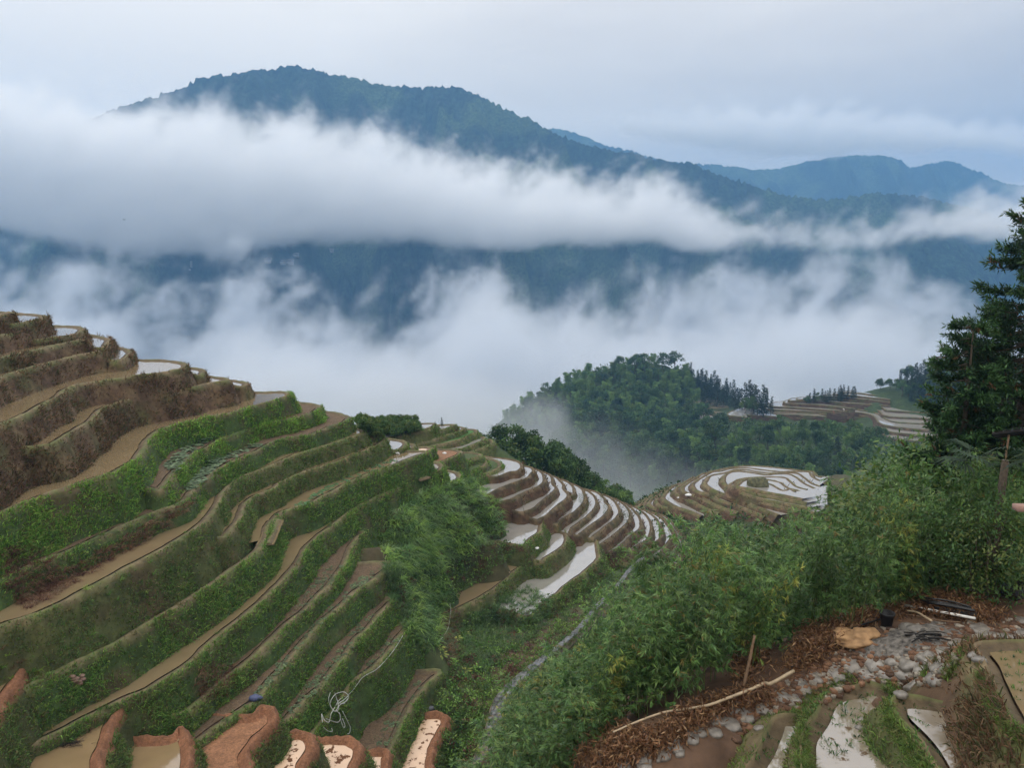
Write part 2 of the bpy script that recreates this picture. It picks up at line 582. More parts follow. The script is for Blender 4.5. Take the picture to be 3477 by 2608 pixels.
terrace('L13', 13.19, "D 470,680 560,580 640,482 720,392 850,242 1000,142 1200,52 B 1330,1292 1500,1232 1700,1152 1900,1087 2212,1017 E 250,572 500,512 750,432 835,372 855,350 820,330 700,300 560,285 490,275", (-5, 2), D=4.6, kind='lush', water=SOILC, rim=(.055, .085, .025), ext=.6)
terrace('L14', 14.17, "b -150,690 0,620 150,540 400,440 640,330 850,235 1040,165 D 950,722 1050,622 1180,522 1280,432 1400,352 1560,272 1760,182 1930,112 E 150,882 350,832 700,772 800,737 1000,652 1130,614 1220,574 1255,545 1295,510 1250,490 1100,440 950,420", W8, D=4.6, kind='lush', water=SOILC, rim=(.055, .085, .025))
terrace('L15', 15.18, "b -150,940 50,850 150,822 400,712 640,582 D 800,1412 1000,1282 1150,1152 1280,1002 1340,902 1390,762 1480,662 1600,572 1800,472 2000,392 2212,312 E 450,1092 700,1012 950,932 1200,852 1400,782 1470,752 1515,737 1500,715 1380,660", W8, D=6, kind='green', water='wet', delta=2.4)
terrace('L16', 15.75, "E 1560,790 1605,792 1700,762 1745,730 1700,700 1550,655 1450,640", (-4, 1), D=3, kind='green', water='white', ext=.4)
terrace('L17', 16.25, "D 1440,1400 1530,1292 1620,1182 1690,1022 1730,922 1830,832 2000,752 2212,662 E 200,1532 400,1422 650,1322 900,1242 1200,1142 1450,1042 1650,962 1750,902 1810,850 1800,820", (-6, 2), D=5.5, kind='green', water='wet', ext=.5, end_ext=1)
terrace('L18p', 17.2, "F 180,565 210,562 300,535 360,492 374,455 330,425 240,405 150,395", (-4, 2), D=3, kind='green', water='white', ext=.5)
terrace('L18', 17.49, "b 400,1080 550,1010 700,937 900,812 1100,692 1300,552 1450,442 D 2000,1502 2050,1382 2080,1252 2150,1152 c 230,1302 280,1202 330,1102 400,1032 600,972 750,892 900,812 1100,722 1330,642 F 450,682 640,617 690,610 640,575", W8, D=5, kind='lush', water='wet', end_ext=2, delta=1.95)
terrace('L18q', 18.3, "F 440,540 470,537 505,512 490,480 420,470", (-3, 2), D=2.5, kind='green', water='white', ext=.4)
terrace('L18r', 19.0, "F 640,620 680,612 740,572 792,535 700,515 530,508", (-3, 2), D=3, kind='lush', water='red', ext=.6)
terrace('L19', 19.22, "b 650,1300 740,1258 830,1227 950,1152 1100,1052 1200,952 1300,872 1400,792 c 440,1542 520,1442 580,1332 680,1232 800,1142 950,1022 1100,942 1250,872 1400,792 1530,742 F 550,992 700,902 790,872 860,880 905,842 935,812 910,790 830,745", W8, D=4.5, kind='lush', water='wet', end_ext=1)
terrace('L19b', 19.9, "F 760,760 830,747 920,732 1050,682 1170,622 1195,590 1080,555 860,545", (-5, 2), D=3, kind='lush', water=(.22, .12, .065), ext=.8)
terrace('L20', 20.68, "d 0,900 150,790 300,645 380,562 450,492 540,432 640,332 760,202 870,62 c 1000,1232 1060,1200", (-5, 2), D=4, kind='lush', water=SOILC, delta=1.1)
terrace('L20p', 20.5, "F 1060,1045 1100,1037 1160,1002 1187,957 1150,905 1040,865", (-4, 2), D=2.5, kind='lush', water='white', ext=.4, delta=.6)
terrace('L21', 21.5, "d -150,1350 100,1182 200,1112 300,962 420,832 520,702 650,562 720,482 880,352 960,262 1120,152 1250,20", (-5, 0), D=4, kind='lush', water=SOILC, delta=1.6)
terrace('L22', 22.9, "d 200,1450 350,1332 430,1272 560,1132 700,1012 800,882 900,762 990,622 1080,542 1170,422 1260,300", (-5, 0), D=4, kind='lush', water=SOILC, delta=1.4)
terrace('L23', 24.1, "d 560,1500 680,1332 750,1242 850,1112 950,972 1100,872 1220,762 1320,622 1400,500", (-5, 0), D=4.5, kind='lush', water=SOILC, delta=2.6)
terrace('L24', 26.5, "d 1150,1720 1230,1562 1290,1422 1350,1282 1430,1142 1540,1002 1640,880", (-5, 0), D=4.5, kind='lush', water=SOILC, delta=1.4)
# the newly dug red paddies at the foot of it
RK = dict(kind='red', water='red', bw=.3, bh=.15, s=.36, wob=.1, lump=.1, step=.22, delta=2.2, D=4)
terrace('M0', 17.2, "p -160,1100 0,862 100,762 200,642 290,522 338,420 322,370 265,362 150,400", (-5, 0), **{**RK, 'water': 'near'})
terrace('M1', 19.6, "p 1275,1850 1255,1660 1255,1500 1335,1350 1405,1200 1445,1062 1505,952 1562,852 1562,760 1480,682 1380,660 1265,678", (-6, 0), **{**RK, 'water': 'near'})
terrace('M2', 20.9, "q 140,1850 160,1700 172,1600 180,1400 165,1280 120,1205 50,1182 0,1195 p 2060,1290", (-4, 0), **{**RK, 'water': 'near'})
terrace('M3', 21.7, "q 960,1850 935,1680 930,1600 905,1500 940,1400 1010,1282 1135,1182 1225,1082 1235,1010 1180,940 1080,907 990,935 940,1010", (-4, 0), **{**RK, 'water': (.26, .13, .07)})
terrace('M4', 23.0, "q 1570,1850 1595,1690 1610,1600 1660,1500 1695,1400 1685,1310 1620,1240 1530,1212 1440,1218", (-3.5, 0), **RK)
terrace('M5', 24.3, "r 170,1850 200,1700 230,1600 285,1500 288,1400 222,1330 120,1288 20,1288", (-3, 0), **RK)
terrace('M6', 25.6, "r 600,1850 628,1700 645,1600 645,1500 602,1450 480,1438 375,1448", (-3, 0), **RK)
terrace('M7', 27.6, "r 1165,1850 1172,1700 1185,1500 1225,1350 1305,1200 1352,1080 1335,1030 1250,990 1100,985", (-3.5, 0), **RK)
# the next spur beyond the nose
US = dict(kind='green', s=.6, D=2.2, bw=.3, step=.45, delta=.9, wob=.05)
UB = (-4, 1)
terrace('U1', 19.6, "F 60,390 250,345 550,270 720,227 800,182 790,160 680,156 540,160", UB, water='white', **US)
terrace('U2', 20.16, "F 60,402 230,392 500,337 745,287 850,270 950,242 1080,197 1105,180 1000,175 850,183", UB, water='white', **US)
terrace('U3', 20.72, "F 400,477 500,464 750,402 950,347 1130,292 1240,237 1200,212 1130,208", UB, water='white', **US)
terrace('U4', 21.17, "F 860,475 1000,447 1200,392 1350,322 1425,285 1380,250 1250,243", UB, water=(.05, .13, .03), **US)
terrace('U5', 21.73, "F 1060,560 1200,547 1350,492 1500,432 1553,385 1530,360 1490,362", UB, water='white', **US)
terrace('U6', 22.18, "F 1240,605 1320,594 1450,552 1600,497 1668,440 1640,408 1580,398", UB, water='white', **US)
terrace('U7', 21.62, "F 950,830 1150,752 1300,702 1450,662 1500,640 1400,600", UB, water=(.06, .085, .03), **{**US, 'kind': 'lush'})
terrace('U8', 22.18, "F 1330,905 1400,860 1560,780 1580,740 1500,700", UB, water=(.06, .085, .03), **{**US, 'kind': 'lush'})
terrace('U9', 22.62, "F 1340,975 1450,940 1560,912 1700,862 1788,802 1780,750 1700,705 1560,683", UB, water=(.05, .08, .025), **{**US, 'kind': 'lush'})
# the fan of narrow white paddies
FS = dict(kind='rust', rim=(.07, .062, .034), s=.4, D=2.4, bw=.12, step=.4, delta=1.0, wob=.05, water='white')
FB = (-6, 5)
h0, FR = 22.85, {}
for k, r in zip(('F1', 'F2', 'F3', 'F4', 'F5', 'F6', 'F7', 'F8', 'F9', 'F10', 'F11', 'F12', 'F13', 'F14', 'F15', 'F16', 'F17'),
                (0, .0266, .0629, .1021, .1268, .147, .1641, .1893, .2052, .226, .2478, .2764, .3021, .326, .35, .372, .395)):
    FR[k] = h0 * math.exp(r)
terrace('F1', FR['F1'], "G -350,470 -100,520 0,500 140,452 250,442 310,402 332,360 310,310 200,268 50,240 -190,215", FB, **FS)
terrace('F2', FR['F2'], "G -250,830 -100,740 0,692 200,612 440,522 472,470 503,440 500,400 430,368 360,355", FB, **FS)
terrace('F3', FR['F3'], "G 60,880 150,862 350,762 560,672 642,622 662,590 652,480 600,430 540,408", FB, ext=1, **FS)
terrace('F4', FR['F4'], "G 380,1035 500,1000 620,902 740,802 820,732 852,680 802,630 792,570 780,520 700,463", FB, ext=.6, **FS)
terrace('F5', FR['F5'], "G 620,1140 720,1092 850,962 980,872 1030,800 1000,740 962,690 960,640 900,570 820,513", FB, ext=.6, **FS)
terrace('F6', FR['F6'], "G 1035,770 1060,798 1092,802 1112,770 1112,680 1062,620 970,573", (-4, 4), ext=.4, **FS)
terrace('F7', FR['F7'], "G 870,1212 1000,1122 1130,1042 1240,932 1277,860 1272,760 1232,700 1130,638", FB, ext=.6, **FS)
terrace('F8', FR['F8'], "G 1050,1350 1090,1290 1150,1242 1330,1102 1430,992 1462,900 1442,830 1382,770 1310,728", FB, ext=.6, **FS)
terrace('F9', FR['F9'], "G 1200,1380 1350,1262 1540,1132 1622,1042 1645,960 1592,900 1582,850 1522,790 1430,743", FB, ext=.6, **FS)
terrace('F10', FR['F10'], "G 1400,1420 1550,1302 1680,1202 1780,1102 1802,1040 1772,950 1702,860 1590,803", FB, ext=.6, **FS)
terrace('F11', FR['F11'], "G 1500,1560 1600,1482 1740,1372 1880,1252 1962,1142 1962,1080 1932,1000 1852,920 1710,843", FB, ext=.6, **FS)
terrace('F12', FR['F12'], "H -90,1640 0,1602 130,1482 250,1372 340,1292 352,1215 342,1150 272,1050 202,980 100,908", FB, ext=.6, **FS)
terrace('F13', FR['F13'], "H 140,1690 180,1655 330,1542 440,1472 492,1382 507,1250 482,1170 402,1070 260,973", FB, ext=.6, **FS)
terrace('F14', FR['F14'], "H 420,1640 540,1517 640,1452 672,1350 652,1270 582,1150 482,1070 370,1013", FB, ext=.6, **FS)
terrace('F15', FR['F15'], "H 600,1720 700,1602 800,1452 832,1380 762,1260 652,1140 500,1053", FB, ext=.6, **FS)
terrace('F16', FR['F16'], "H 780,1700 900,1502 882,1400 802,1250 682,1130 560,1068", FB, ext=.6, **FS)
terrace('F17', FR['F17'], "H 900,1800 980,1600 950,1420 860,1260 740,1130 620,1080", FB, ext=.6, **FS)
WS = dict(kind='green', s=.5, D=3, bw=.25, step=.35, delta=1.2, wob=.06, water='white')
terrace('W1', 26.4, "G 400,1530 480,1442 592,1372 632,1260 642,1170 592,1100 502,1050 400,1030 330,1050", (-5, 2), ext=.6, **WS)
terrace('W2', 27.7, "G 700,1740 830,1662 970,1562 1012,1470 982,1350 902,1240 802,1190 680,1148 600,1180", (-5, 2), ext=1, **WS)
terrace('S1', 28.0, "g -60,535 0,507 160,412 330,272 485,152 470,120", (-5, 3), end_ext=1, **{**WS, 'water': 'wet'})
terrace('W3', 29.0, "g 470,560 540,502 690,372 820,272 897,190 895,140 885,80 840,30 740,5 640,-20", (-5, 3), ext=1.5, **WS)
terrace('W4', 31.4, "g 960,235 1030,233 1085,232 1118,192 1060,150 985,140", (-3, 3), ext=.5, **{**WS, 'D': 2})
# the dome of paddies on the right
RS = dict(kind='far', s=.9, D=1.6, bw=.25, step=.5, delta=1.0, wob=.06, water='white', ext=0)
RB = (14, 3)
def dome(name, h, px, back=RB, **kw):
    terrace(name, h * 1.08, px, back, **{**RS, **kw})
dome('R1', 30.0, "J 1120,1360 1040,1312 960,1340 830,1270 750,1245 690,1195 560,1195 450,1217 400,1250 378,1290 450,1305 600,1335 800,1375 970,1405 1200,1450", (2, 1))
dome('R2', 30.25, "J 1180,1350 1030,1310 930,1240 770,1205 560,1188 440,1205 370,1245 320,1290 500,1352 700,1402 830,1420 1000,1455 1250,1500", (2, 1))
dome('R3', 30.5, "J 1260,1330 1150,1300 1070,1238 980,1180 760,1170 560,1180 400,1200 330,1235 285,1270 420,1360 700,1450 1000,1510 1300,1560", (2, 1))
dome('R4', 30.8, "J 1400,1330 1240,1257 1120,1170 1030,1135 870,1130 740,1143 550,1115 400,1100 300,1110 230,1140 203,1190 210,1240 260,1290 400,1385 700,1490 1000,1560 1350,1620", (2, 1))
dome('R5', 31.3, "J 1430,1290 1330,1255 1250,1195 1150,1128 1050,1118 850,1125 650,1110 500,1083 350,1083 200,1125 H 1380,500 1310,580 1290,620 1380,692 1480,742 1560,772 1850,872 2050,960 2400,1100", (2, 1))
dome('R6', 31.8, "J 1420,1220 1335,1170 1290,1108 1120,1103 880,1103 700,1083 500,1058 310,1063 150,1100 H 1420,440 1250,520 1150,590 1105,650 1200,745 1400,785 1500,860 1800,960 2200,1120", (2, 1))
dome('R7', 32.3, "J 1440,1180 1370,1150 1330,1103 1200,1093 1080,1078 900,1058 700,1038 560,1033 310,1048 130,1083 H 1250,478 1170,528 1000,632 953,690 985,745 1100,785 1250,835 1500,960 1800,1060", (2, 1))
QB = (10, 6)
dome('R8', 32.9, "H 1120,520 1040,562 900,662 848,722 850,750 930,815 1060,865 1250,960 1500,1080", QB)
dome('R9', 33.5, "H 920,610 830,652 760,702 680,792 668,850 740,905 900,985 1010,1015 1250,1110", QB)
dome('R10', 34.0, "H 860,640 780,662 650,782 570,862 570,895 640,965 800,1005 1050,1080", QB)
dome('R11', 34.4, "H 730,690 650,722 560,802 500,852 453,920 540,990 700,1025 900,1100", QB)
dome('R12', 34.9, "H 640,730 560,762 450,852 368,960 405,1020 600,1060 800,1110", QB)
dome('R13', 35.3, "H 560,760 480,792 400,852 330,932 295,990 400,1050 700,1120", QB)
dome('R14', 35.6, "H 470,805 400,842 300,912 250,972 350,1040", QB)
dome('R15', 35.9, "H 400,840 330,872 222,957 240,1000", QB)
# far terraces under the conifers
KS = dict(kind='far', s=.35, D=3.2, bw=.4, step=1.6, delta=2.0, wob=.2, water='white', ext=0)
KB = (0, 0)
KD = 330.0
def far_terrace(name, d, px, back=KB, **kw):
    p = pix(px)
    h = float(np.median(-at_d(p, d)[:, 2]))
    terrace(name, h, px, back, **{**KS, **kw})
KK = [("J 1840,97 1720,100 1692,130 1725,116 1900,125 2100,150 2300,170", 352), ("J 1720,106 1610,114 1592,138 1680,141 1800,152 2000,175 2300,205", 349),
      ("J 1600,138 1480,150 1442,168 1570,166 1750,182 2000,205 2300,240", 345), ("J 1440,167 1150,178 1128,204 1430,196 1600,202 1900,226 2150,243 2300,255", 341),
      ("J 1140,186 1050,190 1038,218 1300,220 1600,237 2100,272 2300,285", 338), ("J 1060,205 987,213 980,250 1200,263 1500,282 1860,322", 335),
      ("J 990,225 840,240 800,288 1000,300 1300,322 1600,342 1800,352", 331), ("J 830,248 745,258 700,300 740,322 900,336 1100,346 1400,358 1700,372", 327),
      ("J 770,262 690,275 640,330 690,356 800,362 1100,372 1500,388", 323), ("J 690,268 550,272 500,330 455,374 620,374 740,382 1100,395 1500,420", 319),
      ("J 560,278 450,300 400,340 330,385 500,400 900,420", 315), ("J 450,300 370,325 280,365 260,400 500,430", 311)]
for i, (px, d) in enumerate(KK):
    far_terrace('K%d' % i, 345 - 1.25 * i, px)
K2 = [("J 2110,262 2060,270 2030,284 2100,290 2212,312 f 1250,600 1500,615 1700,640", 322), ("J 2040,280 1975,288 1945,305 2050,318 2150,345 f 1250,640 1500,655 1700,680", 318),
      ("J 1960,302 1905,312 1890,332 2000,350 2120,375 f 1300,680 1500,695 1700,715", 314), ("J 1900,322 1790,345 1775,366 1900,368 2050,395 f 1230,700 1400,725 1700,750", 310),
      ("J 1790,348 1660,362 1600,380 1780,384 2000,420 2130,440 f 1250,745 1400,765 1700,790", 306), ("J 1700,372 1600,385 1560,410 1900,440 2150,480 f 1260,785 1420,810 1700,830", 302)]
for i, (px, d) in enumerate(K2):
    far_terrace('K%d' % (20 + i), 329 - 1.2 * i, px, kind='rust')
# bare field on the flank of the wooded hill
for i, (px, d) in enumerate([("J 60,140 -60,170 -260,300 -100,310 100,280 230,250", 410), ("J 100,200 -100,260 -330,330 -200,345 100,320 280,300", 402),
                             ("J -100,340 -250,380 -100,385 150,375 190,360", 392), ("J -50,395 -150,430 30,470 120,480 150,420", 384)]):
    far_terrace('N%d' % i, d, px, kind='green' if i < 2 else 'far', water='white' if i > 2 else (.10, .085, .05))
# the small paddies just below the camera
QS = dict(kind='green', s=.65, D=1.5, bw=.1, step=.12, delta=.9, wob=.05, lump=.04, ext=0, water='bench')
terrace('Q1', 6.4, "h 2300,740 2006,755 1850,750 1700,758 1640,775 1700,902 1740,1002 1780,1102 1850,1252 1950,1402 2050,1480 2300,1600", (2, 0), **{**QS, 's': .75, 'kind': 'brown', 'water': 'wet'})
terrace('Q2', 7.1, "h 1460,1180 1300,1150 1150,1140 1080,1160 1070,1200 1110,1302 1200,1402 1280,1502 1370,1660 1450,1800", (3, 0), **QS)
terrace('Q3', 7.55, "h 1080,1100 1010,1075 930,1050 800,1080 690,1100 600,1150 510,1280 440,1400 420,1500 430,1660 450,1800", (2.5, 0), **{**QS, 's': .38})
terrace('Q4', 7.85, "h 460,1260 330,1262 240,1272 170,1390 110,1500 40,1660 -20,1800", (2, 0), **{**QS, 's': .7})

# ---------------------------------------------------------------- the ground sheet under everything
def T(s, h):
    return at_h(pix("t " + s), h)


EXPL = []
def g(u, v, h=None, d=None):
    p = pix("t %f,%f" % (u, v))
    EXPL.append((at_h(p, h) if h is not None else at_d(p, d))[0])
def gw(x, y, h):
    EXPL.append(np.array([x, y, -h], float))


for a in [(1500, 1750, 8.5), (2212, 1750, 7.7), (1800, 2200, 9.2), (2600, 1500, 7.4), (1340, 1600, 8.25), (1480, 1545, 8.1), (1600, 1480, 7.95), (1700, 1440, 7.8), (1830, 1375, 7.55), (2000, 1320, 7.3),
          (2100, 1290, 7.1), (2250, 1250, 6.8), (2500, 1180, 6.6), (1900, 1480, 7.32), (2000, 1420, 7.25), (1750, 1520, 7.75), (1600, 1600, 8.2)]:
    g(*a)
PATH = [(1020, 1700, 28.9), (1040, 1659, 28.6), (1065, 1590, 28.2), (1080, 1530, 28.0), (1110, 1490, 28.0), (1180, 1430, 28.2), (1240, 1380, 28.8), (1290, 1320, 29.6), (1330, 1280, 30.4), (1360, 1240, 31.4), (1390, 1212, 32.3)]
for a in PATH:
    g(*a)
for a in [(1, 19, 12.3), (0, 27, 18.3), (-.5, 34, 23.3), (-1, 39, 26.3), (5, 20, 11.8), (5, 30, 17.5), (6, 45, 27), (12, 20, 9.8), (14, 30, 14.5), (16, 45, 22), (20, 25, 9.8), (25, 40, 16), (11, 62, 34), (20, 60, 32), (30, 75, 36),
          (9, 92, 43), (15, 102, 46), (24, 86, 41), (42, 98, 40), (-8, 20, 21), (-20, 18, 15.5), (-28, 22, 13), (-30, 40, 11), (-45, 55, 11), (2, 6, 8.5), (-4, 14, 17), (8, 4, 8), (30, 10, 6),
          (-60, 85, 24), (-30, 104, 34), (-15, 116, 42), (0, 114, 40), (8, 110, 44), (15, 110, 49), (30, 114, 47), (66, 118, 33), (45, 135, 42), (70, 150, 40), (40, 160, 60), (10, 150, 72), (-30, 150, 70), (-80, 150, 60)]:
    gw(*a)
# the grassy knoll between the crop beds and the fan
for c, pts in (('c', [(1150, 1330, 19.4), (1200, 1180, 19.2), (1300, 1050, 18.9), (1500, 930, 18.9), (1700, 860, 19.1), (1830, 850, 19.5), (1950, 870, 20.2), (2060, 950, 20.9), (2100, 1080, 21.9), (2120, 1230, 22.5),
                      (1900, 1370, 22.5), (1700, 1450, 22.7), (1500, 1500, 22.4), (1350, 1500, 21.4), (1250, 1450, 20.5), (1500, 1150, 19.9), (1750, 1100, 20.3), (1700, 1300, 21.6), (1400, 1300, 20.4), (1900, 1150, 21.1)]),
               ('d', [(1250, 200, 20.8), (1350, 330, 21.6), (1450, 500, 22.3), (1500, 700, 22.9), (1550, 900, 23.2), (1600, 1100, 23.6), (1640, 1300, 23.9), (1500, 330, 23.2), (1580, 350, 24.3), (1730, 345, 25.4), (1900, 235, 25.4),
                      (2100, 110, 25.4), (1700, 600, 24.8), (1720, 800, 24.7), (1760, 1000, 24.8), (1850, 650, 25.6), (1950, 600, 25.9), (1900, 1000, 25.0)]),
               ('g', [(100, 500, 26.1), (300, 440, 26.4), (480, 600, 26.3), (650, 480, 26.9), (800, 400, 27.2), (950, 280, 27.6)])):
    for x, y, h in pts:
        EXPL.append(at_h(pix("%s %f,%f" % (c, x, y)), h * {'c': 1.095, 'd': 1.13, 'g': 1.12}[c])[0])
# ridge behind the spur, with its trees
for x, y, h in [(1500, 420, 19.6), (1700, 480, 20.0), (1850, 560, 20.2), (1960, 650, 20.5), (100, 330, 17.6), (300, 300, 17.2), (450, 260, 17.4), (-200, 300, 17.0)]:
    EXPL.append(at_h(pix("F %f,%f" % (x, y)), h * 1.12)[0])
for u, v, d in [(905, 935, 99), (1000, 935, 102), (1060, 955, 104), (1120, 985, 105), (1180, 1015, 105), (1240, 1050, 105), (1300, 1075, 106), (1350, 1100, 108)]:
    EXPL.append(at_d(pix("t %f,%f" % (u, v)), d)[0] - np.array([0, 0, 1.0]))
for u, v, d in [(1060, 1000, 122), (1150, 1060, 125), (1230, 1110, 127), (1320, 1150, 129)]:
    EXPL.append(at_d(pix("t %f,%f" % (u, v)), d)[0])
# wooded hill, tree belt, conifer slope
for u, v, d in [(1060, 925, 455), (1130, 878, 450), (1200, 838, 448), (1270, 808, 445), (1330, 792, 445), (1400, 782, 445), (1440, 786, 445), (1490, 808, 440), (1540, 832, 440), (1590, 860, 440), (1640, 890, 440), (1700, 910, 430),
                (1180, 930, 400), (1260, 900, 395), (1340, 880, 400), (1420, 880, 400), (1500, 890, 400), (1230, 990, 360), (1330, 970, 355), (1430, 960, 350), (1500, 950, 350), (1400, 1050, 300), (1480, 1060, 290), (1300, 1080, 320),
                (1560, 955, 290), (1640, 950, 280), (1720, 945, 275), (1800, 945, 270), (1880, 955, 262), (1560, 1060, 225), (1680, 1070, 215), (1800, 1080, 210), (1900, 1050, 225), (1960, 1000, 240), (2050, 1000, 240), (2200, 1010, 240),
                (1890, 868, 330), (1960, 850, 330), (2040, 830, 330), (2150, 800, 330), (2300, 770, 330), (1900, 840, 345), (1990, 810, 350), (2100, 780, 350), (1760, 875, 365), (1850, 862, 365)]:
    EXPL.append(at_d(pix("t %f,%f" % (u, v)), d)[0])
for x, y, h in [(-250, 300, 160), (-100, 250, 130), (0, 220, 105), (-100, 420, 190), (60, 600, 220), (250, 560, 190), (300, 450, 120), (350, 420, 60), (-400, 800, 350), (0, 900, 360), (400, 900, 330), (260, 150, 40), (420, 300, 45),
                (150, 640, 210), (600, 700, 200), (-300, 120, 60), (-160, 60, 10), (150, 40, 4), (100, 15, 3), (-120, 20, 2), (700, 400, 20), (-700, 600, 300), (30, 185, 82), (80, 190, 78), (140, 190, 70), (60, 160, 70)]:
    gw(x, y, h)
CT = np.concatenate(CTRL + [np.array(EXPL)])
# thin out near-coincident control points
keep, seen = [], set()
for i in range(len(CT) - 1, -1, -1):
    d = np.linalg.norm(CT[i, :2])
    k = (round(math.atan2(CT[i, 0], CT[i, 1]) * 60), round(math.log(d) * 22))
    if k not in seen:
        seen.add(k)
        keep.append(i)
CT = CT[keep]


def warp(P):
    """plan point -> the space the ground is interpolated in (log distance, so that near and far weigh alike)"""
    d = np.maximum(np.hypot(P[:, 0], P[:, 1]), 2.0)
    return np.stack([np.arctan2(P[:, 0], P[:, 1]) * 1.0, np.log(d)], 1)


Wc = warp(CT)
dist_c = np.maximum(np.hypot(CT[:, 0], CT[:, 1]), 2.0)
A = np.linalg.norm(Wc[:, None] - Wc[None], axis=2)
n_c = len(CT)
Am = np.zeros((n_c + 3, n_c + 3))
Am[:n_c, :n_c] = A - np.diag(np.where(np.arange(n_c) >= 0, .0025, 0))
Am[:n_c, n_c] = 1; Am[:n_c, n_c + 1:] = Wc
Am[n_c, :n_c] = 1; Am[n_c + 1:, :n_c] = Wc.T
SOL = np.linalg.solve(Am, np.concatenate([CT[:, 2] / dist_c, np.zeros(3)]))


def ground_z(P):
    """height of the ground sheet at plan points (n,2)"""
    P = np.atleast_2d(np.asarray(P, float))
    W = warp(P)
    out = np.empty(len(P))
    for i in range(0, len(P), 4000):
        w = W[i:i + 4000]
        K = np.linalg.norm(w[:, None] - Wc[None], axis=2)
        out[i:i + 4000] = K @ SOL[:n_c] + SOL[n_c] + w @ SOL[n_c + 1:]
    return out * np.maximum(np.hypot(P[:, 0], P[:, 1]), 2.0)


na, nd = 420, 460
az = np.linspace(math.radians(-50), math.radians(50), na)
ld = np.exp(np.linspace(math.log(4.0), math.log(1000.0), nd))
GP = np.stack([np.sin(az)[None] * ld[:, None], np.cos(az)[None] * ld[:, None]], -1).reshape(-1, 2)
GZ = ground_z(GP)
gd = np.hypot(GP[:, 0], GP[:, 1])
GZ = GZ + fbm(np.c_[GP / (gd[:, None] * .02 + .2), np.zeros(len(GP))], 3, 50) * gd * .0022
gn = fbm(np.c_[GP / (gd[:, None] * .04 + .3), np.zeros(len(GP))], 3, 60)
gc = GREEN[None] * .75 + (BROWN * .7 - GREEN * .75)[None] * np.clip(.35 + gn * .8, 0, 1)[:, None]
gc = np.where((gd > 180)[:, None], GREEN[None] * .6, gc)
near = (gd < 19) & (GP[:, 1] > 0)
gc[near] = np.array([.10, .06, .038]) * (1 + .4 * gn[near])[:, None]
i = np.arange(nd - 1)[:, None] * na + np.arange(na - 1)[None]
ground = np_mesh("ground", np.c_[GP, GZ], np.stack([i, i + 1, i + na + 1, i + na], -1).reshape(-1, 4), M['ground'], gc, smooth=True)
tag(ground, kind='structure')

# ---------------------------------------------------------------- what grows on it
from mathutils.bvhtree import BVHTree


def unit(a):
    return a / (np.linalg.norm(a, axis=-1, keepdims=True) + 1e-9)


def leaf_quads(c, ax, nr, L_, W_):
    """diamond leaves: c base points, ax direction, nr normal, L_ length, W_ width"""
    c, ax, nr = np.asarray(c), unit(np.asarray(ax)), np.asarray(nr)
    sd = unit(np.cross(ax, nr))
    L_ = np.broadcast_to(L_, (len(c),))[:, None]; W_ = np.broadcast_to(W_, (len(c),))[:, None]
    V = np.stack([c, c + ax * L_ * .42 + sd * W_ * .5, c + ax * L_, c + ax * L_ * .42 - sd * W_ * .5], 1)
    return V.reshape(-1, 3), np.arange(len(c) * 4).reshape(-1, 4)


def blades(c, ax, bend, L_, W_):
    """grass blades of two segments, bent over along 'bend'"""
    n = len(c)
    ax, bend = unit(ax), np.asarray(bend)
    sd = unit(np.cross(ax, rng.normal(size=(n, 3))))
    L_ = np.broadcast_to(L_, (n,))[:, None]; W_ = np.broadcast_to(W_, (n,))[:, None]
    m = c + ax * L_ * .55
    tip = c + (ax * .85 + bend * .55) * L_
    V = np.stack([c - sd * W_ * .5, c + sd * W_ * .5, m + sd * W_ * .42, m - sd * W_ * .42, tip], 1).reshape(-1, 3)
    b = np.arange(n)[:, None] * 5
    return V, [b + np.array([[0, 1, 2, 3]]), b + np.array([[3, 2, 4]])]


def palette(n, cols, jit=.22):
    cols = np.array(cols)
    c = cols[rng.integers(0, len(cols), n)]
    return c * (1 + jit * rng.normal(size=(n, 1)))


DRYC = [(.20, .13, .075), (.15, .09, .05), (.11, .06, .035), (.10, .085, .04), (.06, .075, .025)]
RUSTC = [(.16, .075, .04), (.12, .06, .035), (.09, .075, .03), (.06, .07, .025), (.13, .09, .05)]
GREENC = [(.075, .135, .034), (.10, .17, .042), (.14, .21, .052), (.11, .125, .045), (.16, .14, .065), (.085, .145, .05), (.075, .14, .036)]
LUSHC = [(.07, .15, .032), (.10, .195, .042), (.14, .25, .052), (.19, .28, .06), (.10, .15, .045), (.14, .13, .055), (.075, .165, .036)]
KINDS = {'brown': (DRYC, 190, .17, .9), 'rust': (RUSTC, 60, .22, .9), 'far': (RUSTC, 14, .3, .7), 'green': (GREENC, 400, .125, 1.0), 'lush': (LUSHC, 430, .15, 1.1), 'red': (GREENC, 300, .16, 1.0)}
BL = {k: ([], [], [], []) for k in ('dry', 'green')}      # centre, axis, length, colour
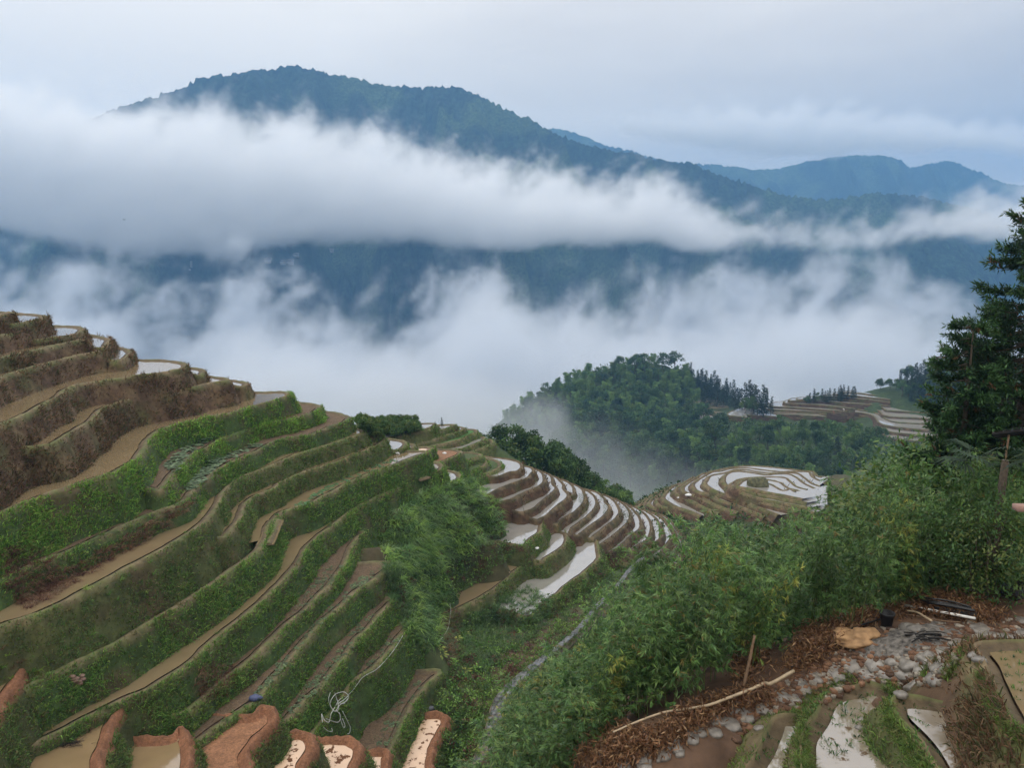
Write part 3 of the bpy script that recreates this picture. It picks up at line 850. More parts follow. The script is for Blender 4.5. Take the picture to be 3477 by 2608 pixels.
for V, kind, name in VEG:
    cols, dens, ln, _ = KINDS[kind]
    if name[0] in 'KN':
        continue
    if name[0] == 'F' or name[0] == 'R':
        dens *= .5
    a, b_, c_, d_ = V[:-1, :-1], V[1:, :-1], V[1:, 1:], V[:-1, 1:]
    nrm = np.cross(c_ - a, d_ - b_)
    area = np.linalg.norm(nrm, axis=-1) * .5
    cen = (a + b_ + c_ + d_) / 4
    un = unit(nrm)
    un = np.where((un[..., 2:3] < -.2), -un, un)
    dist = np.linalg.norm(cen, axis=-1)
    face = (un * unit(-cen)).sum(-1)
    uu = CX + FPX * cen[..., 0] / np.maximum(cen[..., 1], .1)
    vis = (face > -.15) & (uu > -250) & (uu < 3700) & (cen[..., 1] > 1)
    dz_ = V[0, :-1, 2][None] - cen[..., 2]
    patch = fbm(cen / 1.7, 3, 77)
    lam = area * dens * np.clip(34 / dist, .12, 1.6) ** 1.7 * vis
    if kind == 'red':
        lam = lam * sstep(.14, .4, dz_)
    tuft = fbm(cen / .45, 2, 83)
    lam = lam * np.clip(.8 + patch * 1.1, .08, 1.7) * np.clip(.9 + tuft * .8, .35, 1.7)
    cnt = rng.poisson(lam).ravel()
    idx = np.repeat(np.arange(cnt.size), cnt)
    if not len(idx):
        continue
    f = lambda q: q.reshape(-1, 3)[idx]
    s_, t_ = rng.random((len(idx), 1)), rng.random((len(idx), 1))
    p = f(a) * (1 - s_) * (1 - t_) + f(d_) * s_ * (1 - t_) + f(c_) * s_ * t_ + f(b_) * (1 - s_) * t_
    ax = unit(f(un)) * .32 + np.array([0, 0, .6]) + rng.normal(size=(len(idx), 3)) * .42
    col = palette(len(idx), cols)
    pt = patch.ravel()[idx][:, None]
    if kind in ('green', 'lush'):
        col = col * (1 + .25 * np.clip(pt, -1, 1)) + np.clip(-pt - .25, 0, 1) * np.array([.05, .02, .0])
    col = col * 1.25
    if name in ('L12', 'L13'):
        col = col * np.array([1.15, 1.2, 1.0]); ln2 = ln * 1.05
    else:
        ln2 = ln
    B_ = BL['green' if kind in ('green', 'lush', 'red') else 'dry']
    B_[0].append(p); B_[1].append(ax)
    ln2 = ln2 * (1 + .4 * np.clip(patch.ravel()[idx] + .4 * tuft.ravel()[idx], -.6, 1.2))
    B_[2].append(ln2 * rng.uniform(.5, 1.5, len(idx)) * np.clip(dist.ravel()[idx] / 34, .8, 2.2) ** .6)
    B_[3].append(col)
for k, nm in (('dry', 'dry_grass'), ('green', 'grass')):
    c, ax, ln, col = (np.concatenate(q) for q in BL[k])
    V, F = blades(c, ax, rng.normal(size=(len(c), 3)) * .5 + np.array([0, 0, -.35]), ln, .013 + .0006 * np.linalg.norm(c, axis=1))
    tag(np_mesh(nm, V, F, M['grass'], np.repeat(np.clip(col, .004, 1), 5, 0)), kind='stuff')
    print(nm, len(c))

# ---- terrain as one BVH, to stand plants on whatever surface the photo shows there
tv, tf, tw, o_ = [], [], [], 0
for ob in sc.objects:
    if ob.type == 'MESH' and ob.name.split('.')[0] in ('ground', 'terrace_bank', 'paddy_water', 'soil'):
        me = ob.data
        v = np.empty(len(me.vertices) * 3, np.float32); me.vertices.foreach_get("co", v)
        tv.append(v.reshape(-1, 3))
        tf += [[o_ + i for i in p.vertices] for p in me.polygons]
        tw += [ob.name.startswith(('paddy', 'soil')) or ob.name in RED] * len(me.polygons)
        o_ += len(me.vertices)
TERRAIN = BVHTree.FromPolygons([tuple(map(float, q)) for q in np.concatenate(tv)], tf)


def hit(u, v, c='t', dry=False):
    """terrain point under a pixel of the photograph"""
    d = rays(pix("%s %f,%f" % (c, u, v)))[0]
    r = TERRAIN.ray_cast(Vector((0, 0, 0)), Vector(d).normalized(), 2000)
    return None if r[0] is None or (dry and tw[r[2]]) else np.array(r[0])


def drop(x, y, top=60):
    r = TERRAIN.ray_cast(Vector((x, y, top)), Vector((0, 0, -1)), 900)
    return None if r[0] is None else np.array(r[0])


def inpoly(p, poly):
    x, y = p
    r = False
    for (x1, y1), (x2, y2) in zip(poly, poly[1:] + poly[:1]):
        if (y1 > y) != (y2 > y) and x < (x2 - x1) * (y - y1) / (y2 - y1) + x1:
            r = not r
    return r


def spots(poly, n, gap, tries=40):
    """up to n pixels inside a polygon (t pixels), no two closer than gap"""
    xs, ys = [p[0] for p in poly], [p[1] for p in poly]
    out = []
    for _ in range(n * tries):
        p = (random.uniform(min(xs), max(xs)), random.uniform(min(ys), max(ys)))
        if inpoly(p, poly) and all((p[0] - q[0]) ** 2 + (p[1] - q[1]) ** 2 > gap * gap for q in out):
            out.append(p)
            if len(out) >= n:
                break
    return out


def pxy(P):
    """photograph t pixel of a world point"""
    x, y, z = P
    yc, zc = y * CP - z * SP, y * SP + z * CP
    return (CX + FPX * x / yc) * .63618, (CY - FPX * zc / yc) * .63618


# ---- trees
def trunk_bag(h, r, lean=0.0, limbs=4, spread=1.0, top=.75):
    b = Bag()
    k = np.linspace(0, 1, 7)
    path = np.stack([lean * k ** 2 * h * .2, .05 * h * np.sin(k * 3), k * h * top - .25], 1)
    b.tube(path, r * (1 - .75 * k), 6)
    for j in range(limbs):
        a = random.uniform(0, 6.28)
        z = h * random.uniform(.3, .6)
        q = np.linspace(0, 1, 4)[:, None]
        base = np.array([lean * (z / h) ** 2 * h * .2, 0, z])
        b.tube(base + q * np.array([math.cos(a) * spread, math.sin(a) * spread, h * .22]) + q ** 2 * np.array([0, 0, h * .06]), r * .5 * (1 - .7 * q[:, 0]), 5)
    return b


def crown_broad(h, R, nclump, per, size, cols):
    V, F, C, n = [], [], [], 0
    for j in range(nclump):
        a, e = random.uniform(0, 6.283), random.uniform(-.75, 1.0)
        rr = math.sqrt(max(0, 1 - e * e)) * R * random.uniform(.5, 1.0)
        c = np.array([math.cos(a) * rr, math.sin(a) * rr, h * .62 + e * h * .33])
        cr_ = R * random.uniform(.26, .46)
        d = unit(rng.normal(size=(per, 3)) + np.array([0, 0, .35]))
        p = c + d * cr_ * rng.uniform(.55, 1.1, (per, 1)) * np.array([1, 1, .8])
        v, f = leaf_quads(p, unit(rng.normal(size=(per, 3)) + np.array([0, 0, -.5]) + d * .5), d + rng.normal(size=(per, 3)) * .5, size * rng.uniform(.6, 1.4, per), size * .75)
        base = np.array(cols[random.randrange(len(cols))]) * random.uniform(.75, 1.25)
        C.append(np.repeat(base * (1 + .18 * rng.normal(size=(per, 1))), 4, 0))
        V.append(v); F.append(f + n); n += len(v)
    return np.concatenate(V), np.concatenate(F), np.concatenate(C)


def crown_plume(h, culms, per, cols):
    V, F, C, n = [], [], [], 0
    for j in range(culms):
        a = random.uniform(0, 6.283)
        out, hh = random.uniform(.08, .26) * h, h * random.uniform(.62, .9)
        t = rng.uniform(.28, 1, per) ** .8
        x = out * t ** 2.6
        z = hh * (t - .22 * t ** 5)
        p = np.stack([np.cos(a) * x, np.sin(a) * x, z], 1)
        w = (h * .15) * np.clip(1.06 - t, 0, 1) ** .6
        o = unit(rng.normal(size=(per, 3))) * w[:, None] * np.array([1.5, 1.5, .8]) * rng.uniform(.3, 1.2, (per, 1))
        ax = unit(o * 2.2 / h + np.array([math.cos(a) * .3, math.sin(a) * .3, -.75]) + rng.normal(size=(per, 3)) * .35)
        v, f = leaf_quads(p + o, ax, o + rng.normal(size=(per, 3)) * .3 * h * .1, h * .038 * rng.uniform(.6, 1.5, per), h * .019)
        base = np.array(cols[random.randrange(len(cols))])
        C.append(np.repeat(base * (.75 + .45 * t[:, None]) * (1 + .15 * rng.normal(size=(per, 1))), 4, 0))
        V.append(v); F.append(f + n); n += len(v)
    return np.concatenate(V), np.concatenate(F), np.concatenate(C)


def crown_conifer(h, R, cols, lev=15, arms=8, per=9):
    V, F, C, n = [], [], [], 0
    for i in range(lev):
        zf = .14 + .86 * i / (lev - 1)
        r = R * (1 - zf) ** .85 * random.uniform(.75, 1.15) + .04 * R
        for j in range(max(4, int(arms * (1.15 - .6 * zf)))):
            a = random.uniform(0, 6.283)
            q = rng.uniform(.15, 1, per)
            p = np.stack([np.cos(a) * r * q, np.sin(a) * r * q, zf * h - .22 * r * q + .1 * r * q ** 3], 1) + rng.normal(size=(per, 3)) * .05 * R
            ax = np.stack([np.cos(a + rng.normal(size=per) * .8), np.sin(a + rng.normal(size=per) * .8), rng.normal(size=per) * .35 - .1], 1)
            v, f = leaf_quads(p, ax, np.array([[0, 0, 1.]]) + rng.normal(size=(per, 3)) * .4, R * .36 * rng.uniform(.6, 1.3, per), R * .15)
            C.append(np.repeat(np.array(cols[random.randrange(len(cols))]) * (1 + .2 * rng.normal(size=(per, 1))), 4, 0))
            V.append(v); F.append(f + n); n += len(v)
    return np.concatenate(V), np.concatenate(F), np.concatenate(C)


DARKG = [(.036, .078, .026), (.048, .098, .03), (.064, .118, .034), (.04, .082, .032)]
MIDG = [(.065, .13, .036), (.085, .155, .04), (.055, .11, .036), (.11, .155, .04)]
PLUME = [(.12, .20, .055), (.15, .24, .065), (.09, .165, .05)]
CONIF = [(.016, .034, .018), (.021, .042, .020), (.026, .050, .022)]


def make_tree(kind, k):
    root = empty({'b': 'broadleaf_tree', 'p': 'bamboo_tree', 'c': 'conifer_tree', 's': 'shrub'}[kind])
    if kind == 'b':
        h = 6.0
        v, f, c = crown_broad(h, random.uniform(1.9, 2.5), random.randint(18, 26), 75, .34, DARKG if k % 2 else MIDG)
        tb = trunk_bag(h, .14, random.uniform(-1, 1), 4, 1.1)
    elif kind == 'p':
        h = 8.0
        v, f, c = crown_plume(h, random.randint(4, 6), 520, PLUME)
        tb = trunk_bag(h, .06, 0, 3, .6, .8)
    elif kind == 's':
        h = 1.7
        v, f, c = crown_broad(h, .85, 12, 70, .17, MIDG)
        tb = trunk_bag(h, .05, .2, 3, .4, .6)
    else:
        h = 8.0
        v, f, c = crown_conifer(h, random.uniform(1.35, 1.8), CONIF)
        tb = trunk_bag(h, .12, 0, 0, 0, .97)
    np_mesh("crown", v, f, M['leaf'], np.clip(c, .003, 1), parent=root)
    tb.build("trunk", M['bark'], root)
    return root


PROTO = {k: [make_tree(k, i) for i in range(n)] for k, n in (('b', 8), ('p', 6), ('c', 6), ('s', 4))}
FRESH = {id(o): True for l in PROTO.values() for o in l}


def plant(kind, P, scale, label, group):
    o = random.choice(PROTO[kind])
    if FRESH.get(id(o)):
        FRESH[id(o)] = False
    else:
        o = copy_tree(o)
    o.location = (P[0], P[1], P[2] - .15 * scale)
    o.rotation_euler = (random.uniform(-.05, .05), random.uniform(-.05, .05), random.uniform(0, 6.283))
    s = scale * random.uniform(.85, 1.15)
    o.scale = (s * random.uniform(.9, 1.1), s * random.uniform(.9, 1.1), s)
    tag(o, label, {'b': 'tree', 'p': 'bamboo', 'c': 'conifer', 's': 'shrub'}[kind], group)
    return o


def wood(poly, n, gap, mix, scale, where, tries=40, dmin=260):
    c = 0
    for u, v in spots(poly, n, gap, tries):
        P = hit(u, v)
        if P is None or P[1] < dmin:
            continue
        k = random.choices(list(mix), list(mix.values()))[0]
        nm = {'b': 'rounded broadleaf tree', 'p': 'feathery pale green bamboo', 'c': 'dark pointed conifer', 's': 'low dark shrub'}[k]
        plant(k, P, scale * random.uniform(.8, 1.2), nm + ' ' + where[0], nm + 's ' + where[1])
        c += 1
    return c


def wood2(poly, n, gap, mix, scale, where, dr, tries=60):
    xs = [p[0] for p in poly]
    got = []
    for _ in range(n * tries):
        u, d = random.uniform(min(xs), max(xs)), random.uniform(*dr)
        x = (u / .63618 - CX) / FPX * d
        z = ground_z([(x, d)])[0]
        k = random.choices(list(mix), list(mix.values()))[0]
        s = scale * random.uniform(.75, 1.2)
        tu, tv = pxy((x, d, z + {'b': 5.6, 'p': 7.4, 'c': 8.0, 's': 1.6}[k] * s))
        if not inpoly((tu, tv), poly) or any((tu - a) ** 2 + (tv - b) ** 2 < gap * gap for a, b in got):
            continue
        got.append((tu, tv))
        nm = {'b': 'rounded broadleaf tree', 'p': 'feathery pale green bamboo', 'c': 'dark pointed conifer', 's': 'low dark shrub'}[k]
        plant(k, (x, d, z), s, nm + ' ' + where[0], nm + 's ' + where[1])
        if len(got) >= n:
            break
    return len(got)


W1_ = ('in the wood on the misty rounded hill', 'on the misty rounded hill')
print('wood', wood([(1080, 925), (1140, 876), (1200, 845), (1280, 815), (1340, 797), (1410, 787), (1470, 800), (1500, 840), (1500, 900), (1380, 930), (1270, 920), (1180, 930)], 150, 13.5, {'p': 6.0, 'b': 3.4, 'c': .25}, 1.4, W1_),
      wood([(1180, 930), (1270, 920), (1380, 930), (1500, 900), (1530, 930), (1560, 960), (1500, 1060), (1400, 1075), (1330, 1040), (1240, 1000), (1190, 970)], 95, 18.0, {'b': 8, 'p': 1.5}, 1.7, W1_),
      wood([(1470, 795), (1540, 828), (1600, 862), (1670, 898), (1640, 905), (1570, 880), (1520, 880), (1500, 850)], 60, 8.5, {'c': 8, 'b': 1}, 1.15, ('on the foggy right shoulder of the rounded hill', 'on the foggy shoulder of the hill')))
W2_ = ('in the tree belt below the far terraces', 'in the belt below the far terraces')
print('belt', wood2([(1480, 960), (1530, 912), (1580, 893), (1640, 896), (1680, 886), (1740, 896), (1800, 890), (1850, 892), (1905, 925), (1935, 960), (1930, 1010), (1800, 1020), (1500, 1020)], 120, 14, {'b': 5, 'p': 4.5, 'c': .4}, 1.0, W2_, (190, 285)))
W3_ = ('behind the fan of narrow white paddies', 'behind the narrow white paddies')
print('left', wood2([(1052, 935), (1090, 924), (1150, 938), (1200, 962), (1240, 985), (1290, 1015), (1340, 1035), (1372, 1070), (1350, 1082), (1280, 1062), (1200, 1035), (1120, 990), (1060, 960)], 75, 10, {'b': 7, 'p': 3, 'c': .8}, .78, W3_, (100, 130)))
W4_ = ('on the slope above the far terraces', 'above the far terraces')
print('right', wood([(1895, 845), (1940, 815), (2000, 795), (2060, 780), (2090, 850), (2040, 880), (1960, 870)], 60, 9, {'c': 7, 'b': 2}, .95, W4_),
      wood([(1735, 872), (1780, 866), (1850, 856), (1850, 864), (1780, 872)], 22, 6, {'c': 8, 'b': 1}, .75, ('on the crest behind the far terraces', 'on the crest behind the far terraces')))
W5_ = ('in the dense hedge above the hillside nose', 'in the hedge above the nose')
print('hedge', wood([(776, 924), (800, 918), (850, 916), (895, 918), (907, 935), (860, 946), (800, 946)], 120, 3.6, {'s': 1}, .62, W5_, 60, 50))
for (u, v, s_) in ((940, 919, .075), (955, 921, .13), (1086, 924, .07)):
    P = hit(u, v + 1)
    if P is not None:
        plant('c', P, s_, 'lone little conifer standing on a paddy bund', 'lone conifers on paddy bunds')
for (u, v, s_) in ((1041, 941, .16), (1056, 945, .2)):
    P = hit(u, v)
    if P is not None:
        plant('b', P, s_, 'dark tree beside the bright green seed bed', 'trees beside the green seed bed')

# ---- rank undergrowth that covers the ground sheet: one mass nobody could count
def carpet(name, P, nrm_up, size, cols, per=26, spread=1.0, hgt=1.0, mat='leaf'):
    print(name, len(P))
    if not len(P):
        return None
    n = len(P) * per
    c = np.repeat(P, per, 0)
    sc_ = np.repeat(size, per)[:, None]
    d = unit(rng.normal(size=(n, 3)) * np.array([1, 1, .7]) + np.array([0, 0, .25]))
    p = c + d * sc_ * rng.uniform(.3, 1, (n, 1)) * np.array([spread, spread, hgt]) + np.array([0, 0, .35]) * sc_ * hgt
    v, f = leaf_quads(p, unit(rng.normal(size=(n, 3)) + np.array([0, 0, -.4]) + d * .6), d + rng.normal(size=(n, 3)) * .4, sc_[:, 0] * rng.uniform(.3, .65, n), sc_[:, 0] * .3)
    cc = np.array(cols)[rng.integers(0, len(cols), len(P))] * rng.uniform(.7, 1.3, (len(P), 1))
    col = np.repeat(cc, per, 0) * (1 + .2 * rng.normal(size=(n, 1)))
    return tag(np_mesh(name, v, f, M[mat], np.repeat(np.clip(col, .003, 1), 4, 0)), kind='stuff')


def plan_cloud(u0, u1, d0, d1, n):
    """n plan points, even in angle and log distance"""
    u = rng.uniform(u0, u1, n); d = np.exp(rng.uniform(math.log(d0), math.log(d1), n))
    x = (u / .63618 - CX) / FPX * d
    return np.c_[x, d, ground_z(np.c_[x, d])]


PA = plan_cloud(1020, 2330, 165, 520, 9000)
KPOLY = [(1500, 835), (2060, 800), (2060, 965), (1900, 935), (1500, 900)]
PA = PA[np.array([not ((p[1] > 290 and inpoly(pxy(p), KPOLY)) or (p[1] > 375 and pxy(p)[0] > 1490 and pxy(p)[1] > 850)) for p in PA])]
carpet("forest_undergrowth", PA, None, PA[:, 1] * .0048 * rng.uniform(.6, 1.3, len(PA)), DARKG + MIDG[:2] + PLUME[:1], per=20, hgt=1.2)
PB = plan_cloud(880, 1480, 94, 165, 2600)
ok = np.array([pxy(p)[1] > 890 for p in PB])
PB = PB[ok & (PB[:, 1] > 98)]
PV = plan_cloud(1380, 1900, 66, 106, 700)
PV = PV[(PV[:, 1] > 92) | (PV[:, 0] > 15)]
carpet("valley_scrub", PV, None, .75 * rng.uniform(.5, 1.3, len(PV)), DARKG + MIDG, per=26)
carpet("slope_scrub", PB, None, .9 * rng.uniform(.5, 1.3, len(PB)), DARKG + MIDG, per=22)

# ---- tall silver grass over the knoll and down the gully
def tussocks(name, pts, ln, cols, per, wid=.02, up=.8):
    P, A_, Bn, Ln, Co = [], [], [], [], []
    for p in pts:
        a = rng.uniform(0, 6.283, per)
        r = rng.uniform(.15, 1, per)
        o = np.stack([np.cos(a), np.sin(a), np.zeros(per)], 1)
        s = ln * random.uniform(.65, 1.3)
        P.append(p + o * r[:, None] * .12 * s + np.array([0, 0, -.03]))
        A_.append(o * (.25 + .7 * r[:, None]) + np.array([0, 0, up]) + rng.normal(size=(per, 3)) * .12)
        Bn.append(o * .5 + np.array([.12, 0, -.75]))
        Ln.append(s * rng.uniform(.55, 1.15, per))
        c = np.array(cols[random.randrange(len(cols))]) * random.uniform(.8, 1.2)
        Co.append(c * (1 + .2 * rng.normal(size=(per, 1))))
    P, A_, Bn, Ln, Co = (np.concatenate(q) for q in (P, A_, Bn, Ln, Co))
    V, F = blades(P, A_, Bn, Ln, wid * rng.uniform(.7, 1.4, len(P)))
    return tag(np_mesh(name, V, F, M['grass'], np.repeat(np.clip(Co, .004, 1), 5, 0)), kind='stuff')


def hits(poly, n, gap, crop='t', tries=25, dry=False):
    out = []
    for u, v in spots(poly, n, gap, tries):
        P = hit(u, v, crop, dry)
        if P is not None:
            out.append(P)
    return out


SILVER = [(.12, .22, .06), (.16, .27, .065), (.21, .32, .08), (.10, .19, .07), (.16, .24, .11), (.12, .19, .08)]
KN = [(1150, 1250), (1230, 1120), (1330, 1000), (1480, 890), (1640, 830), (1800, 800), (1900, 780), (2000, 850), (2090, 950), (2133, 1060), (2140, 1180), (2050, 1250), (1900, 1330), (1750, 1420), (1600, 1480), (1450, 1500), (1300, 1480), (1200, 1400)]
tussocks("silver_grass", hits(KN, 760, 27, 'c', 12) + hits([(850, 1150), (950, 1150), (960, 1290), (940, 1400), (890, 1390), (860, 1280)], 130, 8), 1.0, [tuple(q * 1.35 for q in c) for c in SILVER], 38, .045, .45)
KL = [(1180, 40), (1400, 30), (1500, 240), (1600, 430), (1560, 640), (1500, 760), (1420, 640), (1330, 500), (1230, 300)]
tussocks("gully_grass", hits(KL, 260, 24, 'd', 12) + hits([(1900, 420), (2080, 400), (2109, 640), (2000, 900), (1880, 880), (1800, 700), (1780, 520)], 150, 26, 'd', 12)
         + hits([(250, 430), (420, 400), (540, 500), (520, 680), (380, 800), (150, 900), (60, 760), (60, 560)], 150, 24, 'g', 12), .75, SILVER[3:] + SILVER[:1], 44, .024)
GUL = [(930, 1560), (990, 1400), (1010, 1330), (1130, 1290), (1230, 1290), (1330, 1180), (1370, 1200), (1300, 1290), (1200, 1400), (1110, 1470), (1070, 1530), (1040, 1640), (960, 1659)]
gp = hits(GUL, 900, 6.5, 't', 10, True) + hits([(930, 1180), (1010, 1100), (1100, 1130), (1140, 1180), (1060, 1240), (990, 1310), (940, 1300)], 260, 7, 't', 10, True) + hits([(840, 1180), (950, 1190), (960, 1300), (935, 1410), (880, 1390), (855, 1280)], 200, 5, 't', 10, True)
carpet("gully_weeds", np.array(gp), None, rng.uniform(.18, .42, len(gp)), LUSHC[:3] + GREENC[:3] + [(.10, .05, .03)], per=34)
tussocks("bank_tufts", hits([(0, 1400), (330, 1560), (560, 1500), (700, 1659), (0, 1659)], 260, 14, dry=True) + hits([(200, 1150), (330, 1180), (700, 1000), (900, 1000), (640, 1250), (400, 1450), (120, 1400)], 160, 16, dry=True), .38, LUSHC + [(.14, .09, .05)], 26, .017)
# dead, rust coloured grass on a few edges
tussocks("dead_grass", hits([(40, 1290), (300, 1140), (420, 1070), (430, 1085), (320, 1165), (60, 1320)], 110, 7) + hits([(0, 1180), (90, 1190), (130, 1250), (40, 1290), (0, 1260)], 50, 10)
         + hits([(940, 1330), (985, 1310), (1000, 1400), (990, 1500), (960, 1420)], 60, 9) + hits([(430, 1440), (500, 1440), (490, 1510), (420, 1500)], 30, 12), .55, [(.20, .11, .07), (.15, .075, .045), (.24, .16, .10), (.12, .06, .04)], 34, .02, .45)

# ---- crop plants in the beds, each a plant of its own; the seedlings between them are past counting
def leafy(nl, L_, W_, lift, cols, seed):
    V, F, C, n = [], [], [], 0
    r_ = np.random.default_rng(seed)
    for j in range(nl):
        a = j * 2.4 + r_.uniform(-.3, .3)
        el = lift * r_.uniform(.6, 1.3)
        d = np.array([math.cos(a) * math.cos(el), math.sin(a) * math.cos(el), math.sin(el)])
        s = np.array([-math.sin(a), math.cos(a), 0])
        up = np.cross(d, s) * -1
        l = L_ * r_.uniform(.7, 1.2)
        st = [(0, .02), (.35, .1), (.55, .8), (.75, 1.0), (.92, .6), (1.0, .05)]
        pts = []
        for t, w in st:
            m = d * l * t - np.array([0, 0, .35]) * l * t ** 3
            pts += [m + s * w * W_ * .5 + up * .12 * w * W_, m, m - s * w * W_ * .5 + up * .12 * w * W_]
        f = []
        for k in range(len(st) - 1):
            for q in (0, 1):
                i = k * 3 + q
                f.append((i, i + 1, i + 4, i + 3))
        V.append(pts); F.append(np.array(f) + n); n += len(pts)
        C.append(np.repeat(np.array([cols[j % len(cols)]]) * r_.uniform(.8, 1.2), len(pts), 0))
    return np.concatenate(V), np.concatenate(F), np.concatenate(C)


TARO = [(.10, .16, .085), (.08, .13, .065), (.14, .20, .11)]
POT = [(.09, .14, .065), (.12, .17, .075), (.065, .105, .05)]
crops = {}
def crop(kind, P, s, label, group):
    if kind not in crops:
        crops[kind] = []
    nv = 5
    if len(crops[kind]) < nv:
        nl, L_, W_, lift, cols = {'broad': (8, .34, .26, .6, TARO), 'vine': (7, .24, .2, .5, [(.06, .17, .06), (.09, .21, .08), (.05, .13, .05)]), 'small': (8, .17, .12, .5, POT)}[kind]
        v, f, c = leafy(nl, L_, W_, lift, cols, len(crops[kind]) + 40)
        o = np_mesh("vegetable_plant", v, f, M['leaf'], c, smooth=True)
        crops[kind].append(o)
    else:
        o = random.choice(crops[kind]).copy()
        sc.collection.objects.link(o)
    o.location = P
    o.rotation_euler = (random.uniform(-.2, .2), random.uniform(-.2, .2), random.uniform(0, 6.28))
    s *= random.uniform(.75, 1.25)
    o.scale = (s, s, s)
    tag(o, label, 'plant', group)


def bed(crop_c, poly, n, gap, kind, s, label, group, extra=0):
    pts = hits(poly, n + extra, gap, crop_c, 18)
    random.shuffle(pts)
    for P in pts[:n]:
        crop(kind, P + np.array([0, 0, .0]), s, label, group)
    return pts[n:]


left_over = []
left_over += bed('D', [(480, 400), (640, 210), (850, 60), (1100, -60), (1250, -60), (950, 110), (800, 230), (700, 370), (640, 460)], 46, 36, 'broad', 1.0, 'grey green broad-leaved plant in the upper of two hillside beds', 'plants in the upper hillside bed', 30)
left_over += bed('D', [(780, 690), (960, 500), (1130, 310), (1450, 200), (1800, 50), (1920, 60), (1700, 150), (1300, 340), (1150, 500), (1000, 650), (880, 760)], 64, 33, 'broad', 1.0, 'grey green broad-leaved plant in the lower of two hillside beds', 'plants in the lower hillside bed', 40)
left_over += bed('c', [(470, 1000), (620, 900), (800, 810), (1000, 730), (1250, 620), (1330, 620), (1100, 715), (900, 800), (720, 890), (560, 985)], 60, 17, 'vine', .95, 'bright green trailing plant in the bed beside the brown ditch', 'trailing plants beside the brown ditch', 60)
sm = []
for nm_, poly in (('first', [(430, 450), (540, 290), (650, 140), (760, 40), (860, 50), (760, 190), (640, 320), (540, 420), (460, 480)]),
                  ('second', [(150, 1080), (330, 850), (520, 640), (720, 420), (900, 230), (1080, 90), (1110, 140), (950, 260), (720, 470), (510, 690), (300, 950), (190, 1100)]),
                  ('third', [(400, 1230), (560, 1010), (740, 830), (900, 620), (1080, 400), (1160, 400), (980, 620), (800, 870), (700, 1000), (560, 1120), (430, 1250)]),
                  ('fourth', [(980, 930), (1090, 770), (1250, 590), (1310, 610), (1210, 750), (1090, 860)]),
                  ('fifth', [(1080, 1480), (1160, 1320), (1280, 1120), (1420, 960), (1520, 990), (1420, 1130), (1340, 1280), (1280, 1420), (1240, 1500)])):
    n_ = {'first': 26, 'second': 64, 'third': 48, 'fourth': 14, 'fifth': 24}[nm_]
    sm += bed('d', poly, n_, 17, 'small', 1.05, 'small leafy vegetable in the %s bed down from the brown ditch' % nm_, 'vegetables in the %s bed' % nm_, n_ * 2)
if sm:
    sm = np.array(sm)
    carpet("seedlings", sm + np.array([0, 0, .02]), None, np.full(len(sm), .15), POT + TARO[:1], per=9, hgt=.55)
lo = np.array(left_over)
carpet("bed_leaves", lo, None, np.full(len(lo), .2), TARO, per=8, hgt=.5)

# young rice standing in the water
def rice(pts, ln, name="rice_seedlings"):
    return tussocks(name, pts, ln, [(.05, .12, .03), (.07, .15, .035), (.045, .09, .04)], 9, .012, 1.2)
rp = hits([(1730, 880), (1800, 950), (1930, 1000), (2050, 1080), (1950, 1180), (1890, 1260), (1850, 1180), (1840, 1080), (1790, 960)], 60, 20, 'G') + hits([(1170, 780), (1260, 800), (1260, 900), (1200, 940), (1170, 880)], 25, 18, 'G') + \
     hits([(1540, 950), (1620, 950), (1600, 1060), (1550, 1090)], 20, 18, 'G') + hits([(1480, 800), (1540, 820), (1560, 900), (1500, 880)], 14, 18, 'G') + hits([(100, 1000), (190, 1090), (150, 1190), (60, 1250)], 20, 20, 'H')
rice(rp, .3)

# ---- bamboo on the bank below the camera
def culm_path(h, lean, az_, n=9):
    t = np.linspace(0, 1, n)
    r = lean * t ** 2.2
    return np.stack([np.cos(az_) * r, np.sin(az_) * r, h * (t - .12 * lean / max(h, 1) * t ** 3)], 1)


